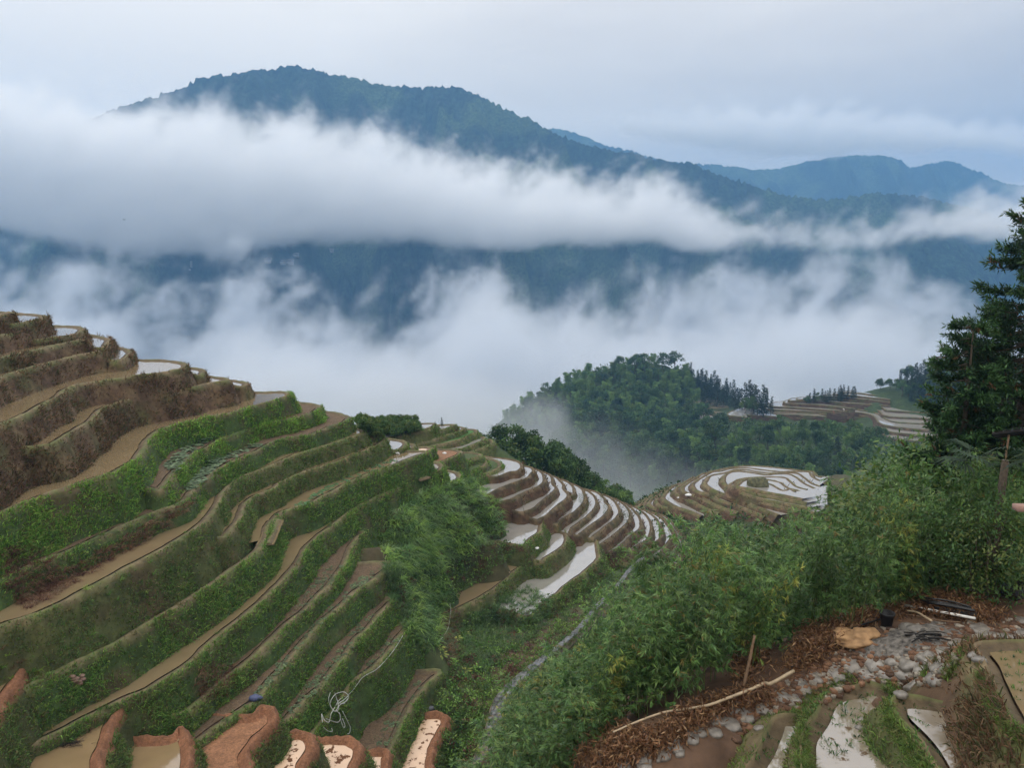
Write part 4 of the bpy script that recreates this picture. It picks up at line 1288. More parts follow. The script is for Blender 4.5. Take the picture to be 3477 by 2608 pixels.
def bamboo(seed, h=4.6, nodes=17, cols=None, culms=1):
    r_ = np.random.default_rng(seed)
    root = empty("bamboo_plant")
    V, F, C, n = [], [], [], 0
    cb = Bag()
    for q in range(culms):
        hh = h * r_.uniform(.72, 1.0) if q else h
        a0 = r_.uniform(0, 6.283)
        P = culm_path(hh, r_.uniform(.7, 1.5), a0)
        P[:, :2] += r_.normal(size=2) * .16 * min(q, 1)
        Pt = np.concatenate([[P[0] - np.array([0, 0, .4])], P])
        cb.tube(Pt, np.linspace(.021, .004, len(Pt)), 6)
        ts = np.linspace(.2, 1, nodes)
        for t in ts:
            base = np.array([np.interp(t, np.linspace(0, 1, len(P)), P[:, k]) for k in range(3)])
            for b in range(2):
                a = r_.uniform(0, 6.283)
                bl = r_.uniform(.35, .8) * (1.2 - .55 * t)
                el = r_.uniform(.15, .8)
                bd = np.array([math.cos(a) * math.cos(el), math.sin(a) * math.cos(el), math.sin(el)])
                k = np.linspace(0, 1, 4)[:, None]
                bp = base + bd * bl * k + np.array([0, 0, -.35]) * bl * k ** 2
                cb.tube(bp, np.linspace(.005, .002, 4), 3)
                ns = r_.integers(3, 6)
                for s in range(ns):
                    f_ = (s + 1) / ns
                    p0 = base + bd * bl * f_ + np.array([0, 0, -.35]) * bl * f_ ** 2 + r_.normal(size=3) * .04
                    m = r_.integers(5, 8)
                    sd = unit(bd * .6 + r_.normal(size=3) * .6 + np.array([0, 0, -.45]))
                    ax = unit(sd[None] + r_.normal(size=(m, 3)) * .5 + np.array([0, 0, -.25]))
                    nr = np.array([0, 0, 1.0]) + r_.normal(size=(m, 3)) * .45
                    v, f = leaf_quads(p0 + sd * r_.uniform(0, .1, (m, 1)), ax, nr, r_.uniform(.15, .28, m), .043)
                    c = np.array(cols[r_.integers(len(cols))]) * r_.uniform(.75, 1.25)
                    if r_.random() < .03:
                        c = np.array([.20, .17, .05])
                    C.append(np.repeat(c * (1 + .15 * r_.normal(size=(m, 1))), 4, 0))
                    V.append(v); F.append(f + n); n += len(v)
    np_mesh("foliage", np.concatenate(V), np.concatenate(F), M['bamboo'], np.clip(np.concatenate(C), .004, 1), parent=root)
    cb.build("culm", M['culm'], root)
    return root


BAMG = [(.095, .195, .055), (.125, .235, .065), (.075, .16, .052), (.165, .265, .075), (.11, .185, .065)]
BAMY = [(.19, .27, .06), (.25, .30, .065), (.14, .23, .06), (.31, .32, .075)]
BP = {'g': [bamboo(100 + i, 4.6, 15, BAMG, 2) for i in range(7)], 'y': [bamboo(200 + i, 3.8, 13, BAMY, 2) for i in range(3)]}
USED = set()
TOP = np.array([(1030, 1690), (1050, 1655), (1075, 1600), (1095, 1550), (1130, 1500), (1170, 1440), (1200, 1405), (1240, 1395), (1270, 1370), (1300, 1325), (1330, 1270), (1365, 1235), (1400, 1180), (1430, 1130), (1470, 1100), (1500, 1085), (1545, 1040), (1575, 1085),
                (1620, 1105), (1680, 1095), (1730, 1075), (1775, 1050), (1800, 1005), (1830, 985), (1860, 1015), (1900, 1010), (1930, 975), (1970, 945), (2010, 930), (2060, 935), (2110, 950), (2160, 960), (2250, 975)], float)
LINE = np.array([(-1.9, 33), (-1.6, 38)] + [tuple(T('%f,%f' % (u, v), h)[0][:2]) for u, v, h in PATH[1:]])
LINE = LINE[np.argsort(LINE[:, 1])]


def place_bamboo(n, region, kinds, label, group, hr=(2.6, 5.2), min_gap=.5, top=TOP, lo=.72):
    got, tries = [], 0
    xs, ys = [p[0] for p in region], [p[1] for p in region]
    while len(got) < n and tries < n * 60:
        tries += 1
        if len(got) % 3 and got:                       # stems of one clump stand close and lean apart
            cx_, cy_ = clump
            a_ = random.uniform(0, 6.283)
            x, y = cx_ + math.cos(a_) * .38, cy_ + math.sin(a_) * .38
        else:
            x, y = random.uniform(min(xs), max(xs)), random.uniform(min(ys), max(ys))
        if not (len(got) % 3 and got) and (not inpoly((x, y), region) or any((x - a) ** 2 + (y - b) ** 2 < min_gap ** 2 for a, b in got)):
            continue
        if not (len(got) % 3 and got):
            clump = (x, y)
        P = drop(x, y)
        if P is None:
            continue
        u, v = pxy(P)
        vt = np.interp(u, top[:, 0], top[:, 1])
        hmax = (v - vt) / 1703 * y * 1.02
        h = random.uniform(*hr)
        if hmax < hr[0] * lo:
            if len(got) % 3:
                got.append((x, y))
            continue
        h = min(h, hmax * random.uniform(.86, 1.0))
        k = random.choices(list(kinds), list(kinds.values()))[0]
        o = random.choice(BP[k])
        h0 = 4.6 if k == 'g' else 3.8
        if o.name in USED:
            o = copy_tree(o)
        USED.add(o.name)
        o.location = P
        o.rotation_euler = (random.uniform(-.08, .08), random.uniform(-.08, .08), random.uniform(0, 6.283))
        s = h / h0
        o.scale = (max(s, .62) * random.uniform(.9, 1.15),) * 2 + (s,)
        tag(o, label, 'bamboo', group)
        got.append((x, y))
    return len(got)


print('bamboo',
      place_bamboo(84, [(-1.3, 14.6), (.2, 12.5), (1.6, 12.9), (3.0, 13.45), (5.0, 14.5), (8, 15.3), (12, 16), (12, 16.8), (5, 16), (2.2, 15.2), (.5, 17), (-1, 18)], {'g': 9, 'y': .6}, 'green bamboo overhanging the edge of the stony bench', 'green bamboo along the stony bench', (1.5, 3.4), .62),
      place_bamboo(75, [(.9, 15.6), (3.4, 15.8), (7, 16.4), (11.5, 17), (16, 17.2), (18, 21), (13, 24), (8, 25), (4, 26), (1, 24), (.3, 18)], {'g': 9, 'y': .6}, 'green bamboo with drooping leaves at the edge of the stony bench', 'green bamboo along the stony bench', (2.4, 4.8), 1.1),
      place_bamboo(85, [(.2, 18), (4, 26), (8, 25), (13, 24), (20, 22), (26, 32), (24, 44), (14, 50), (10, 54), (6, 54), (3, 49), (.8, 43), (-.2, 30)], {'g': 9, 'y': 1}, 'green bamboo on the steep bank between the bench and the gully', 'green bamboo on the steep bank', (3.2, 6.2), 1.5),
      place_bamboo(30, [(12, 52), (16, 50), (26, 44), (34, 50), (26, 62), (16, 60)], {'g': 1}, 'green bamboo far down the bank in front of the round white paddies', 'green bamboo far down the bank', (3.5, 6.5), 1.6),
      place_bamboo(46, [(-.9, 25), (.4, 25), (1.4, 33), (2.2, 43), (1.6, 47), (.2, 46), (-.6, 40)], {'y': 6, 'g': 4}, 'yellowish bamboo leaning over the stone path', 'yellowish bamboo beside the stone path', (1.6, 3.8), .9))
# low scrub under them
bb = []
for _ in range(3000):
    x, y = random.uniform(-1.5, 26), random.uniform(14.5, 60)
    if y < 14.2 + x * .18:
        continue
    lx = np.interp(y, LINE[:, 1], LINE[:, 0]) if y > 33 else -1.6
    if x > lx + 1.2:
        P = drop(x, y)
        if P is not None:
            bb.append(P)
carpet("bank_scrub", np.array(bb), None, np.clip(np.array(bb)[:, 1] * .013, .2, .55) * rng.uniform(.7, 1.4, len(bb)), [(.06, .125, .036), (.085, .165, .045), (.11, .20, .05)], per=22, mat='bamboo')

# ---- the two firs on the right
def fir(seed, h, R, bare=.12, lev=26):
    r_ = np.random.default_rng(seed)
    root = empty("fir_tree")
    tb = Bag()
    k = np.linspace(0, 1, 9)
    tb.tube(np.stack([.1 * np.sin(k * 2.5), .06 * np.sin(k * 4), h * k - .3 * (1 - k)], 1), .19 * (1 - .93 * k), 9)
    bb_, V, F, C, n = tb, [], [], [], 0
    for i in range(lev):
        zf = bare + (1 - bare) * (i / (lev - 1)) ** .95
        arms = int(r_.integers(8, 11)) if zf < .9 else 5
        for j in range(arms):
            a = r_.uniform(0, 6.283)
            L_ = R * (1.03 - zf) ** .6 * r_.uniform(.62, 1.12) + .12
            t = np.linspace(0, 1, 7)[:, None]
            d = np.array([math.cos(a), math.sin(a), 0])
            base = np.array([0, 0, zf * h + r_.uniform(-.1, .1)])
            P = base + d * L_ * t + np.array([0, 0, 1]) * L_ * (-.30 * t + .26 * t ** 3 + .12 * t ** 6)
            bb_.tube(P, np.linspace(.028, .006, 7) * (1.1 - .6 * zf), 4)
            m = int(8 + L_ * 15)
            for q in range(m):
                f_ = r_.uniform(.12, 1.0) ** .75
                p0 = np.array([np.interp(f_, t[:, 0], P[:, c]) for c in range(3)])
                side = np.array([-d[1], d[0], 0]) * r_.choice([-1, 1])
                tw = unit(d * r_.uniform(.3, 1.0) + side * r_.uniform(0, .9) * (1 - f_ * .6) + np.array([0, 0, r_.uniform(-.15, .55)]))
                tl = r_.uniform(.18, .42) * (1.1 - .35 * f_)
                e = 11
                s_ = r_.uniform(.05, 1, e)
                q3 = p0 + tw * tl * s_[:, None] + np.array([0, 0, .12]) * tl * s_[:, None] ** 2
                ax = unit(tw * .75 + r_.normal(size=(e, 3)) * .55)
                v, f = leaf_quads(q3, ax, np.array([0, 0, 1.]) + r_.normal(size=(e, 3)) * .5, r_.uniform(.10, .19, e), .042)
                tip = np.array([.045, .10, .034]) if f_ > .72 else np.array([.022, .052, .022])
                if r_.random() < .03:
                    tip = np.array([.10, .055, .025])
                C.append(np.repeat(tip * (1 + .22 * r_.normal(size=(e, 1))), 4, 0))
                V.append(v); F.append(f + n); n += len(v)
    tb.build("trunk", M['bark'], root)
    np_mesh("needles", np.concatenate(V), np.concatenate(F), M['leaf'], np.clip(np.concatenate(C), .003, 1), parent=root)
    return root


def stand(o, u, d, sink=.1):
    x = (u / .63618 - CX) / FPX * d
    P = drop(x, d)
    o.location = (P[0], P[1], P[2] - sink)
    return P


def fit_h(u, d, vtop):
    x = (u / .63618 - CX) / FPX * d
    P = drop(x, d)
    return (pxy(P)[1] - vtop) / 1703 * d * 1.02


f1h = fit_h(2222, 21, 425)
f1 = fir(1, f1h, 2.75)
stand(f1, 2222, 21)
tag(f1, 'tall dark fir with a bare spiky top rising above everything else', 'conifer')
f2h = fit_h(2098, 20.5, 672)
f2 = fir(2, f2h, 1.75, .08, 22)
stand(f2, 2098, 20.5)
tag(f2, 'shorter dark fir with upturned branch tips standing in front of the tall fir', 'conifer')
f3 = fir(3, fit_h(2180, 24, 640), 2.3, .1, 20)
stand(f3, 2180, 24)
tag(f3, 'bushy dark fir half hidden behind the tall and the short fir', 'conifer')

# leafy bushes between the firs and the bamboo
def bush(seed, h=3.0):
    random.seed(seed)
    root = empty("bush")
    V, F, C, n = [], [], [], 0
    for j in range(46):
        a, e = random.uniform(0, 6.283), random.uniform(-.9, 1)
        rr = math.sqrt(1 - e * e) * 1.15 * random.uniform(.4, 1)
        c0 = np.array([math.cos(a) * rr, math.sin(a) * rr, h * .55 + e * h * .45])
        m = 46
        ax = unit(rng.normal(size=(m, 3)) + np.array([math.cos(a) * .5, math.sin(a) * .5, -.45]))
        v, f = leaf_quads(c0 + rng.normal(size=(m, 3)) * .2, ax, np.array([0, 0, 1.]) + rng.normal(size=(m, 3)) * .5, rng.uniform(.09, .17, m), .055)
        c = np.array([(.055, .12, .035), (.075, .155, .04), (.10, .175, .045), (.13, .17, .045)][random.randrange(4)]) * random.uniform(.75, 1.25)
        C.append(np.repeat(c * (1 + .15 * rng.normal(size=(m, 1))), 4, 0)); V.append(v); F.append(f + n); n += len(v)
    np_mesh("crown", np.concatenate(V), np.concatenate(F), M['bamboo'], np.clip(np.concatenate(C), .004, 1), parent=root)
    trunk_bag(h, .05, .3, 5, .5, .7).build("trunk", M['bark'], root)
    return root


BUSH = [bush(i) for i in range(4)]
for i, (u, d, vt) in enumerate([(1975, 22, 985), (2010, 20, 960), (2060, 19, 965), (2110, 18.2, 985), (1920, 23, 1045), (2175, 18, 1000), (2045, 24, 925), (2000, 26, 945), (2210, 17.5, 1030), (2095, 22, 930), (1945, 25, 1005), (2140, 20, 930), (2200, 20.5, 950), (2165, 15.4, 1075), (2205, 15.0, 1040), (2215, 15.8, 1110)]):
    x = (u / .63618 - CX) / FPX * d
    P = drop(x, d)
    hgt = max((pxy(P)[1] - vt) / 1703 * d, 1.2)
    o = BUSH[i % 4] if i < 4 else copy_tree(BUSH[i % 4])
    o.location = P - np.array([0, 0, .1])
    o.rotation_euler = (0, 0, random.uniform(0, 6.28))
    o.scale = (hgt / 3.0 * 1.05,) * 2 + (hgt / 3.0,)
    tag(o, 'leafy green bush between the firs and the bamboo', 'bush', 'leafy bushes below the firs')

# ---------------------------------------------------------------- things people put there
def on_ground(c, pts, lift=.03, ref=None):
    """points on the terrain under pixels of a crop"""
    out = []
    for x, y in pts:
        P = hit(x, y, c)
        if P is not None:
            out.append(P + np.array([0, 0, lift]))
    return np.array(out)


def jitter_block(w, l, t, r_, seg=11, rag=.16):
    """an irregular flat stone: ragged outline, worn top edge"""
    a = np.linspace(0, 2 * math.pi, seg, endpoint=False)
    sq = 1 / np.maximum(np.abs(np.cos(a)), np.abs(np.sin(a))) ** .75
    r = sq * (1 + r_.uniform(-rag, rag, seg))
    ring = np.stack([np.cos(a) * r * w / 2, np.sin(a) * r * l / 2], 1)
    z = r_.uniform(-.012, .012, seg)
    lay = [(1.0, -t), (1.02, -.02), (.95, 0.0), (.6, .008)]
    V = np.concatenate([np.c_[ring * k, np.full(seg, zz) + z * (zz > -.1)] for k, zz in lay] + [np.array([[0, 0, .012]])])
    F = []
    for L_ in range(3):
        for i in range(seg):
            j = (i + 1) % seg
            F.append((L_ * seg + i, L_ * seg + j, (L_ + 1) * seg + j, (L_ + 1) * seg + i))
    T_ = [(3 * seg + i, 3 * seg + (i + 1) % seg, 4 * seg) for i in range(seg)]
    return V, [np.array(F), np.array(T_)]


M['slab'] = plain_mat("wet stone slab", (.165, .152, .135), .36, .5, 6.0, .5, .5)
M['rock'] = plain_mat("moss grown rock", (.10, .10, .055), .85, .5, 3.0, .6, .3)
r_ = np.random.default_rng(5)
SL = [('h', [(460, 1095, 105, 75), (560, 1040, 80, 60), (690, 1000, 95, 90), (810, 950, 110, 60), (320, 1165, 95, 75), (405, 1185, 75, 60), (180, 1230, 95, 85), (70, 1295, 100, 85), (5, 1235, 80, 60), (0, 1375, 70, 55)], 'pale wet slab in the stepping path along the bamboo', 'slabs of the stepping path'),
      ('g', [(1720, 1335, 110, 60), (1840, 1240, 110, 70), (1815, 1360, 115, 80), (1600, 1410, 85, 60), (1705, 1420, 95, 50), (1540, 1455, 85, 70), (1430, 1515, 75, 75), (1340, 1560, 105, 90), (1455, 1560, 60, 45), (1200, 1590, 120, 70), (1205, 1650, 120, 60), (1070, 1645, 110, 60)], 'pale wet slab in the stepping path along the bamboo', 'slabs of the stepping path'),
      ('h', [(965, 925, 150, 95), (1085, 900, 130, 85), (1205, 925, 140, 85), (930, 1010, 150, 60), (1060, 1000, 150, 70), (1180, 1000, 130, 65), (1300, 990, 130, 75), (1240, 1065, 170, 55), (1390, 1030, 150, 80), (1480, 870, 150, 95), (1430, 950, 150, 75), (1130, 860, 110, 45), (1330, 900, 110, 60)], 'broad wet paving slab on the stony bench', 'paving slabs of the stony bench'),
      ('h', [(1560, 805, 130, 85), (1700, 690, 130, 80), (1770, 735, 130, 45), (1880, 745, 110, 40), (1985, 720, 90, 60), (1990, 635, 70, 45)], 'grey wet slab beside the brown upper pond', 'slabs beside the upper pond')]
for c, lst, lab, grp in SL:
    k = CROP[c][2]
    for x, y, w, h in lst:
        P = hit(x, y, c)
        if P is None:
            continue
        d = P[1]
        V, F = jitter_block(w / k / FPX * d * 1.1, h / k / FPX * d / .52, .10, r_)
        o = np_mesh("stone_slab", V, F, M['slab'])
        o.location = P + np.array([0, 0, .03])
        q_ = TERRAIN.ray_cast(Vector((P[0], P[1], P[2] + 2)), Vector((0, 0, -1)), 9)
        nv = (Vector((0, 0, 1)) * .5 + (q_[1] if q_[1].z > 0 else -q_[1])).normalized()
        o.rotation_euler = (Vector((0, 0, 1)).rotation_difference(nv) @ Euler((0, 0, r_.uniform(-.25, .25))).to_quaternion()).to_euler()
        tag(o, lab, 'stone slab', grp)
# rubble, clods and leaf litter round the slabs
pts = hits([(0, 1240), (400, 1010), (700, 850), (900, 690), (1500, 650), (1700, 640), (2006, 620), (2006, 750), (1650, 770), (1400, 1100), (900, 1060), (500, 1250), (200, 1290), (0, 1500)], 900, 17, 'h', 8, dry=True)
bg_ = Bag()
for P in pts:
    s = random.uniform(.02, .09)
    V, F = jitter_block(s * 2, s * 1.6, s * .8, r_, 6, .3)
    bg_.add(V + P + np.array([0, 0, s * .3]), F, np.array(random.choice([(.20, .11, .065), (.14, .075, .045), (.26, .23, .19), (.10, .06, .04)])))
tag(bg_.build("rubble", M['soil']), kind='stuff')
LIT = [(.24, .13, .065), (.17, .085, .045), (.30, .19, .10), (.12, .065, .035)]
lp = hits([(560, 470), (760, 420), (1000, 420), (1400, 470), (1700, 500), (1850, 620), (1700, 640), (1300, 600), (1000, 640), (760, 760), (600, 860), (430, 980), (330, 1010), (420, 880)], 420, 16, 'h', 12) + \
     hits([(680, 1400), (900, 1350), (1300, 1480), (1250, 1560), (1000, 1659), (700, 1659)], 150, 22, 'g', 12) + hits([(60, 620), (200, 640), (240, 800), (120, 1000), (20, 1100)], 60, 24, 'h', 12) + hits([(1250, 1490), (1500, 1300), (1800, 1190), (2053, 1100), (2053, 1200), (1700, 1300), (1400, 1470), (1250, 1580)], 150, 22, 'g', 12)
n_ = len(lp) * 34
c_ = np.repeat(np.array(lp), 34, 0) + rng.normal(size=(n_, 3)) * np.array([.13, .13, .05]) + np.array([0, 0, .12])
V, F = leaf_quads(c_, rng.normal(size=(n_, 3)) + np.array([0, 0, -.7]), rng.normal(size=(n_, 3)), rng.uniform(.08, .17, n_), .03)
tag(np_mesh("dead_leaves", V, F, M['bamboo'], np.repeat(palette(n_, LIT), 4, 0)), kind='stuff')
# turf on the little banks
tussocks("turf", hits([(800, 1000), (780, 1040), (650, 1110), (560, 1180), (500, 1300), (480, 1450), (540, 1659), (420, 1659), (420, 1300), (470, 1140), (620, 1080)], 330, 13, 'h', 10, True) + hits([(1640, 760), (1600, 830), (1530, 960), (1460, 1060), (1450, 1000), (1560, 860), (1620, 780)], 120, 11, 'h', 10, True)
         + hits([(1040, 1060), (1130, 1060), (1120, 1150), (1050, 1140)], 50, 11, 'h', 10, True) + hits([(1080, 1200), (1120, 1330), (1200, 1420), (1290, 1540), (1370, 1659), (1250, 1659), (1060, 1400), (1030, 1250)], 190, 14, 'h', 10, True)
         + hits([(1700, 950), (1790, 1130), (1860, 1260), (2006, 1420), (2006, 1500), (1880, 1420), (1760, 1200), (1690, 1060)], 190, 14, 'h', 10, True) + hits([(1300, 1030), (1370, 880), (1390, 880), (1330, 1030)], 30, 10, 'h', 10, True), .17, [(.10, .17, .035), (.13, .21, .04), (.075, .13, .03), (.14, .15, .05)], 22, .009)
rice(hits([(560, 1300), (900, 1100), (1000, 1120), (860, 1300), (840, 1500), (700, 1650), (560, 1500)], 34, 30, 'h'), .16)
rice(hits([(1130, 1200), (1380, 1200), (1330, 1400), (1440, 1600), (1300, 1500)], 14, 40, 'h') + hits([(1800, 850), (2000, 850), (2000, 1250), (1880, 1050)], 12, 50, 'h') + hits([(180, 1400), (340, 1380), (240, 1600), (120, 1600)], 9, 30, 'h'), .14)

# poles, hoses, sticks
M['cane'] = plain_mat("dry bamboo cane", (.42, .33, .22), .5, .25, 6)
M['black'] = plain_mat("black plastic", (.018, .018, .02), .4, .2, 8)
M['pipe'] = plain_mat("white plastic pipe", (.72, .72, .70), .45, .08, 8)
M['wood'] = plain_mat("old wood", (.20, .13, .08), .8, .35, 10, .3)
M['char'] = plain_mat("charred wood", (.012, .011, .011), .8, .4, 12, .4)


def line_thing(name, path, rad, mat, label, cat, group=None, seg=8, sub=6):
    b = Bag()
    p = catmull(np.array(path), sub) if sub > 1 else np.array(path)
    b.tube(p, rad if np.isscalar(rad) else np.interp(np.linspace(0, 1, len(p)), np.linspace(0, 1, len(rad)), rad), seg)
    return tag(b.build(name, mat, smooth=True), label, cat, group)


pole_px = pix("g 990,1412 1160,1338 1350,1272 1500,1250 1650,1224 1800,1170 1950,1112 2053,1070 h 230,1075 400,985")
hp = np.linspace(8.12, 7.66, len(pole_px)) + .0
line_thing("bamboo_pole", at_h(pole_px, hp), [.016, .02, .026, .03, .032], M['cane'], 'long pale bent bamboo pole lying along the edge of the stony bench', 'pole')
line_thing("black_hose", on_ground('h', [(385, 990), (470, 925), (600, 835), (720, 765), (850, 705), (1000, 655)], .1), .017, M['black'], 'black hose running up behind the orange rock towards the bucket', 'hose')
a, b = on_ground('h', [(1170, 575), (1660, 672)], .16)
line_thing("white_pipe", [a, b], .026, M['pipe'], 'straight white plastic pipe lying on black netting', 'pipe', sub=1)
a, b, c = on_ground('h', [(1050, 508), (1350, 585), (1650, 640)], .2)
net = Bag()
for q in range(9):
    o = r_.normal(size=3) * .05 * np.array([.3, 1, .8])
    net.tube(catmull(np.array([a + o * .2, (a + b) / 2 + o, b + o * 1.4, (b + c) / 2 + o * 1.6, c + o]), 5), .018, 5)
tag(net.build("rolled_netting", M['black']), 'roll of black plastic netting under the white pipe', 'netting')
line_thing("peeled_stick", on_ground('h', [(1178, 594), (1255, 607), (1312, 640), (1358, 668)], .1), [.018, .02, .022], M['cane'], 'crooked peeled yellow stick lying beside the white pipe', 'stick')
line_thing("brown_stick", on_ground('h', [(1070, 600), (1240, 620), (1420, 655), (1560, 668)], .07), .01, M['wood'], 'thin straight brown stick lying below the white pipe', 'stick')
x1, x2 = hit(30, 1135, 'h'), hit(130, 900, 'h')
top = at_d(pix("h 128,735"), x1[1] + .25)[0]
line_thing("wooden_stake", [x1 - np.array([0, 0, .2]), (x1 + top) / 2 + np.array([.02, 0, 0]), top], [.034, .03, .024], M['wood'], 'upright weathered stake leaning in front of the bamboo', 'stake')
# ash heap with burnt sticks, rock, bucket, crate
P = hit(1185, 768, 'h')
n1, n2 = 34, 14
tt = np.linspace(0, 2 * math.pi, n1, endpoint=False)
V = []
for k in range(0, n2 + 1):
    f = k / n2
    for t in (tt if k else [0.0]):
        w_ = f * (1 + .28 * math.sin(2 * t + 1) * f + .18 * math.sin(5 * t) * f + .1 * math.sin(9 * t + 2) * f)
        x_, y_ = P[0] + math.cos(t) * 1.05 * w_, P[1] + math.sin(t) * .8 * w_
        q = drop(x_, y_, P[2] + 2.5)
        V.append((x_, y_, min(q[2], P[2] + .25) + .10 * (1 - f ** 1.4) - .035 * f))
V = np.array(V)
V[1:, 2] += .035 * fbm(V[1:] * 4.5, 3, 5) + .022 * vnoise(V[1:] * 13, 6)
F4 = [(1 + (k - 1) * n1 + i, 1 + k * n1 + i, 1 + k * n1 + (i + 1) % n1, 1 + (k - 1) * n1 + (i + 1) % n1) for k in range(1, n2) for i in range(n1)]
F3 = [(0, 1 + i, 1 + (i + 1) % n1) for i in range(n1)]
M['ash'] = plain_mat("grey ash", (.125, .116, .106), .9, .7, 11.0, .8, .2)
tag(np_mesh("ash_heap", V, [np.array(F4), np.array(F3)], M['ash'], smooth=True), 'low heap of grey ash and grit on the stony bench', 'ash heap')
for i in range(16):
    q = hit(random.uniform(1200, 1440), random.uniform(735, 800), 'h')
    a_ = random.uniform(-.5, .5) + (3.14 if i % 2 else 0)
    l = random.uniform(.12, .4)
    dv = np.array([math.cos(a_), math.sin(a_), random.uniform(-.1, .15)]) * l
    line_thing("burnt_stick", [q + np.array([0, 0, .08]) - dv / 2, q + np.array([0, 0, .10]), q + np.array([0, 0, .08]) + dv / 2], random.uniform(.008, .02), M['char'], 'charred black stick in the burnt pile on the ash heap', 'burnt stick', 'burnt sticks on the ash heap', 5, 3)


def boulder(name, loc, size, mat, seed, sub=18, rough=.22):
    u, v = np.meshgrid(np.linspace(0, 2 * math.pi, sub * 2, endpoint=False), np.linspace(-.5 * math.pi, .5 * math.pi, sub))
    D_ = np.stack([np.cos(v) * np.cos(u), np.cos(v) * np.sin(u), np.sin(v)], -1).reshape(-1, 3)
    r = 1 + rough * fbm(D_ * 1.3 + seed, 4, seed)
    V = D_ * r[:, None] * np.array(size)
    m = sub * 2
    F = [(i * m + j, i * m + (j + 1) % m, (i + 1) * m + (j + 1) % m, (i + 1) * m + j) for i in range(sub - 1) for j in range(m)]
    return np_mesh(name, V, np.array(F), mat, smooth=True, loc=loc)


M['orange'] = plain_mat("ochre rock", (.33, .20, .10), .8, .35, 6, .5)
P = hit(860, 775, 'h')
o = boulder("rock", P + np.array([.05, .1, .05]), (.40, .34, .13), M['orange'], 3, rough=.5)
tag(o, 'broken ochre orange rock at the left end of the ash heap', 'rock')
for i, (x, y, s) in enumerate([(1200, 685, .16), (1255, 702, .17), (1660, 880, .09), (1700, 905, .1), (860, 1385, .07), (880, 1325, .06), (160, 1385, .08), (1150, 1150, .1)]):
    P = hit(x, y, 'h')
    tag(boulder("stone", P, (s * 1.2, s, s * .6), M['slab'], 20 + i, 9), 'small grey stone lying loose on the stony bench', 'stone', 'loose stones on the bench')
P = hit(1045, 680, 'h')
root = empty("bucket", P)
tag(root, 'black plastic bucket standing behind the ash heap', 'bucket')
bk = Bag()
t = np.linspace(0, 2 * math.pi, 20, endpoint=False)
prof = [(.08, 0), (.10, .02), (.135, .29), (.15, .29), (.15, .31), (.125, .31), (.095, .05), (.0, .05)]
V = np.concatenate([np.stack([np.cos(t) * r, np.sin(t) * r, np.full(20, z)], 1) for r, z in prof])
F = np.array([(k * 20 + i, k * 20 + (i + 1) % 20, (k + 1) * 20 + (i + 1) % 20, (k + 1) * 20 + i) for k in range(len(prof) - 1) for i in range(20)])
bk.add(V, F)
bk.build("body", M['black'], root, True)
hd = Bag()
a_ = np.linspace(0, math.pi, 12)
hd.tube(np.stack([np.cos(a_) * .15, np.sin(a_) * .08 + .02, .30 + np.sin(a_) * .03], 1), .006, 5)
hd.build("handle", M['black'], root)
P = hit(1960, 470, 'h')
cd = P[1] + .1
root = empty("crate", at_d(pix("h 1962,425"), cd)[0] - np.array([0, 0, .15]), .35)
tag(root, 'black slatted plastic crate tipped on the bank by the bamboo', 'crate')
cb = Bag()
def bx(b, c, s):
    c, s = np.array(c), np.array(s) / 2
    V = np.array([(x, y, z) for x in (-1, 1) for y in (-1, 1) for z in (-1, 1)]) * s + c
    b.add(V, np.array([(0, 1, 3, 2), (4, 6, 7, 5), (0, 4, 5, 1), (2, 3, 7, 6), (0, 2, 6, 4), (1, 5, 7, 3)]))
for sx_, sy_, L_ in ((0, -1, 'x'), (0, 1, 'x'), (-1, 0, 'y'), (1, 0, 'y')):
    for z in (.015, .07, .13, .19, .245):
        bx(cb, (sx_ * .24, sy_ * .17, z), (.5 if L_ == 'x' else .016, .016 if L_ == 'x' else .34, .022))
    for q in np.linspace(-.23, .23, 8):
        bx(cb, (q if L_ == 'x' else sx_ * .244, sy_ * .174 if L_ == 'x' else q * .7, .13), (.014, .014, .25))
bx(cb, (0, 0, .006), (.47, .33, .012))
cb.build("body", M['black'], root)

# banana plant
def banana(loc, leaves):
    root = empty("banana_plant", loc)
    sb = Bag()
    sb.tube(np.array([(0, 0, -.3), (0, 0, .5), (.03, 0, 1.1)]), [.09, .08, .05], 9)
    sb.build("stem", M['culm'], root, True)
    for a, el, L_, W_, dr in leaves:
        t = np.linspace(0, 1, 12)
        d = np.array([math.cos(a) * math.cos(el), math.sin(a) * math.cos(el), math.sin(el)])
        s = np.array([-math.sin(a), math.cos(a), 0])
        mid = np.array([.03, 0, 1.0]) + d * L_ * t[:, None] - np.array([0, 0, dr]) * (L_ * t[:, None] ** 2.4)
        w = W_ * np.sin(np.clip((t - .12) / .88, 0, 1) * math.pi) ** .6 * .5 + .012
        up = np.cross(d, s)
        V = np.stack([mid + s * w[:, None] - up * .25 * w[:, None], mid, mid - s * w[:, None] - up * .25 * w[:, None]], 1).reshape(-1, 3)
        F = [(k * 3 + q, k * 3 + q + 1, k * 3 + q + 4, k * 3 + q + 3) for k in range(11) for q in (0, 1)]
        col = np.full((len(V), 3), 1.0) * np.array([.055, .13, .055])
        col[1::3] = (.10, .17, .07)
        np_mesh("leaf", V, np.array(F), M['leaf'], col, True, root)
    return root


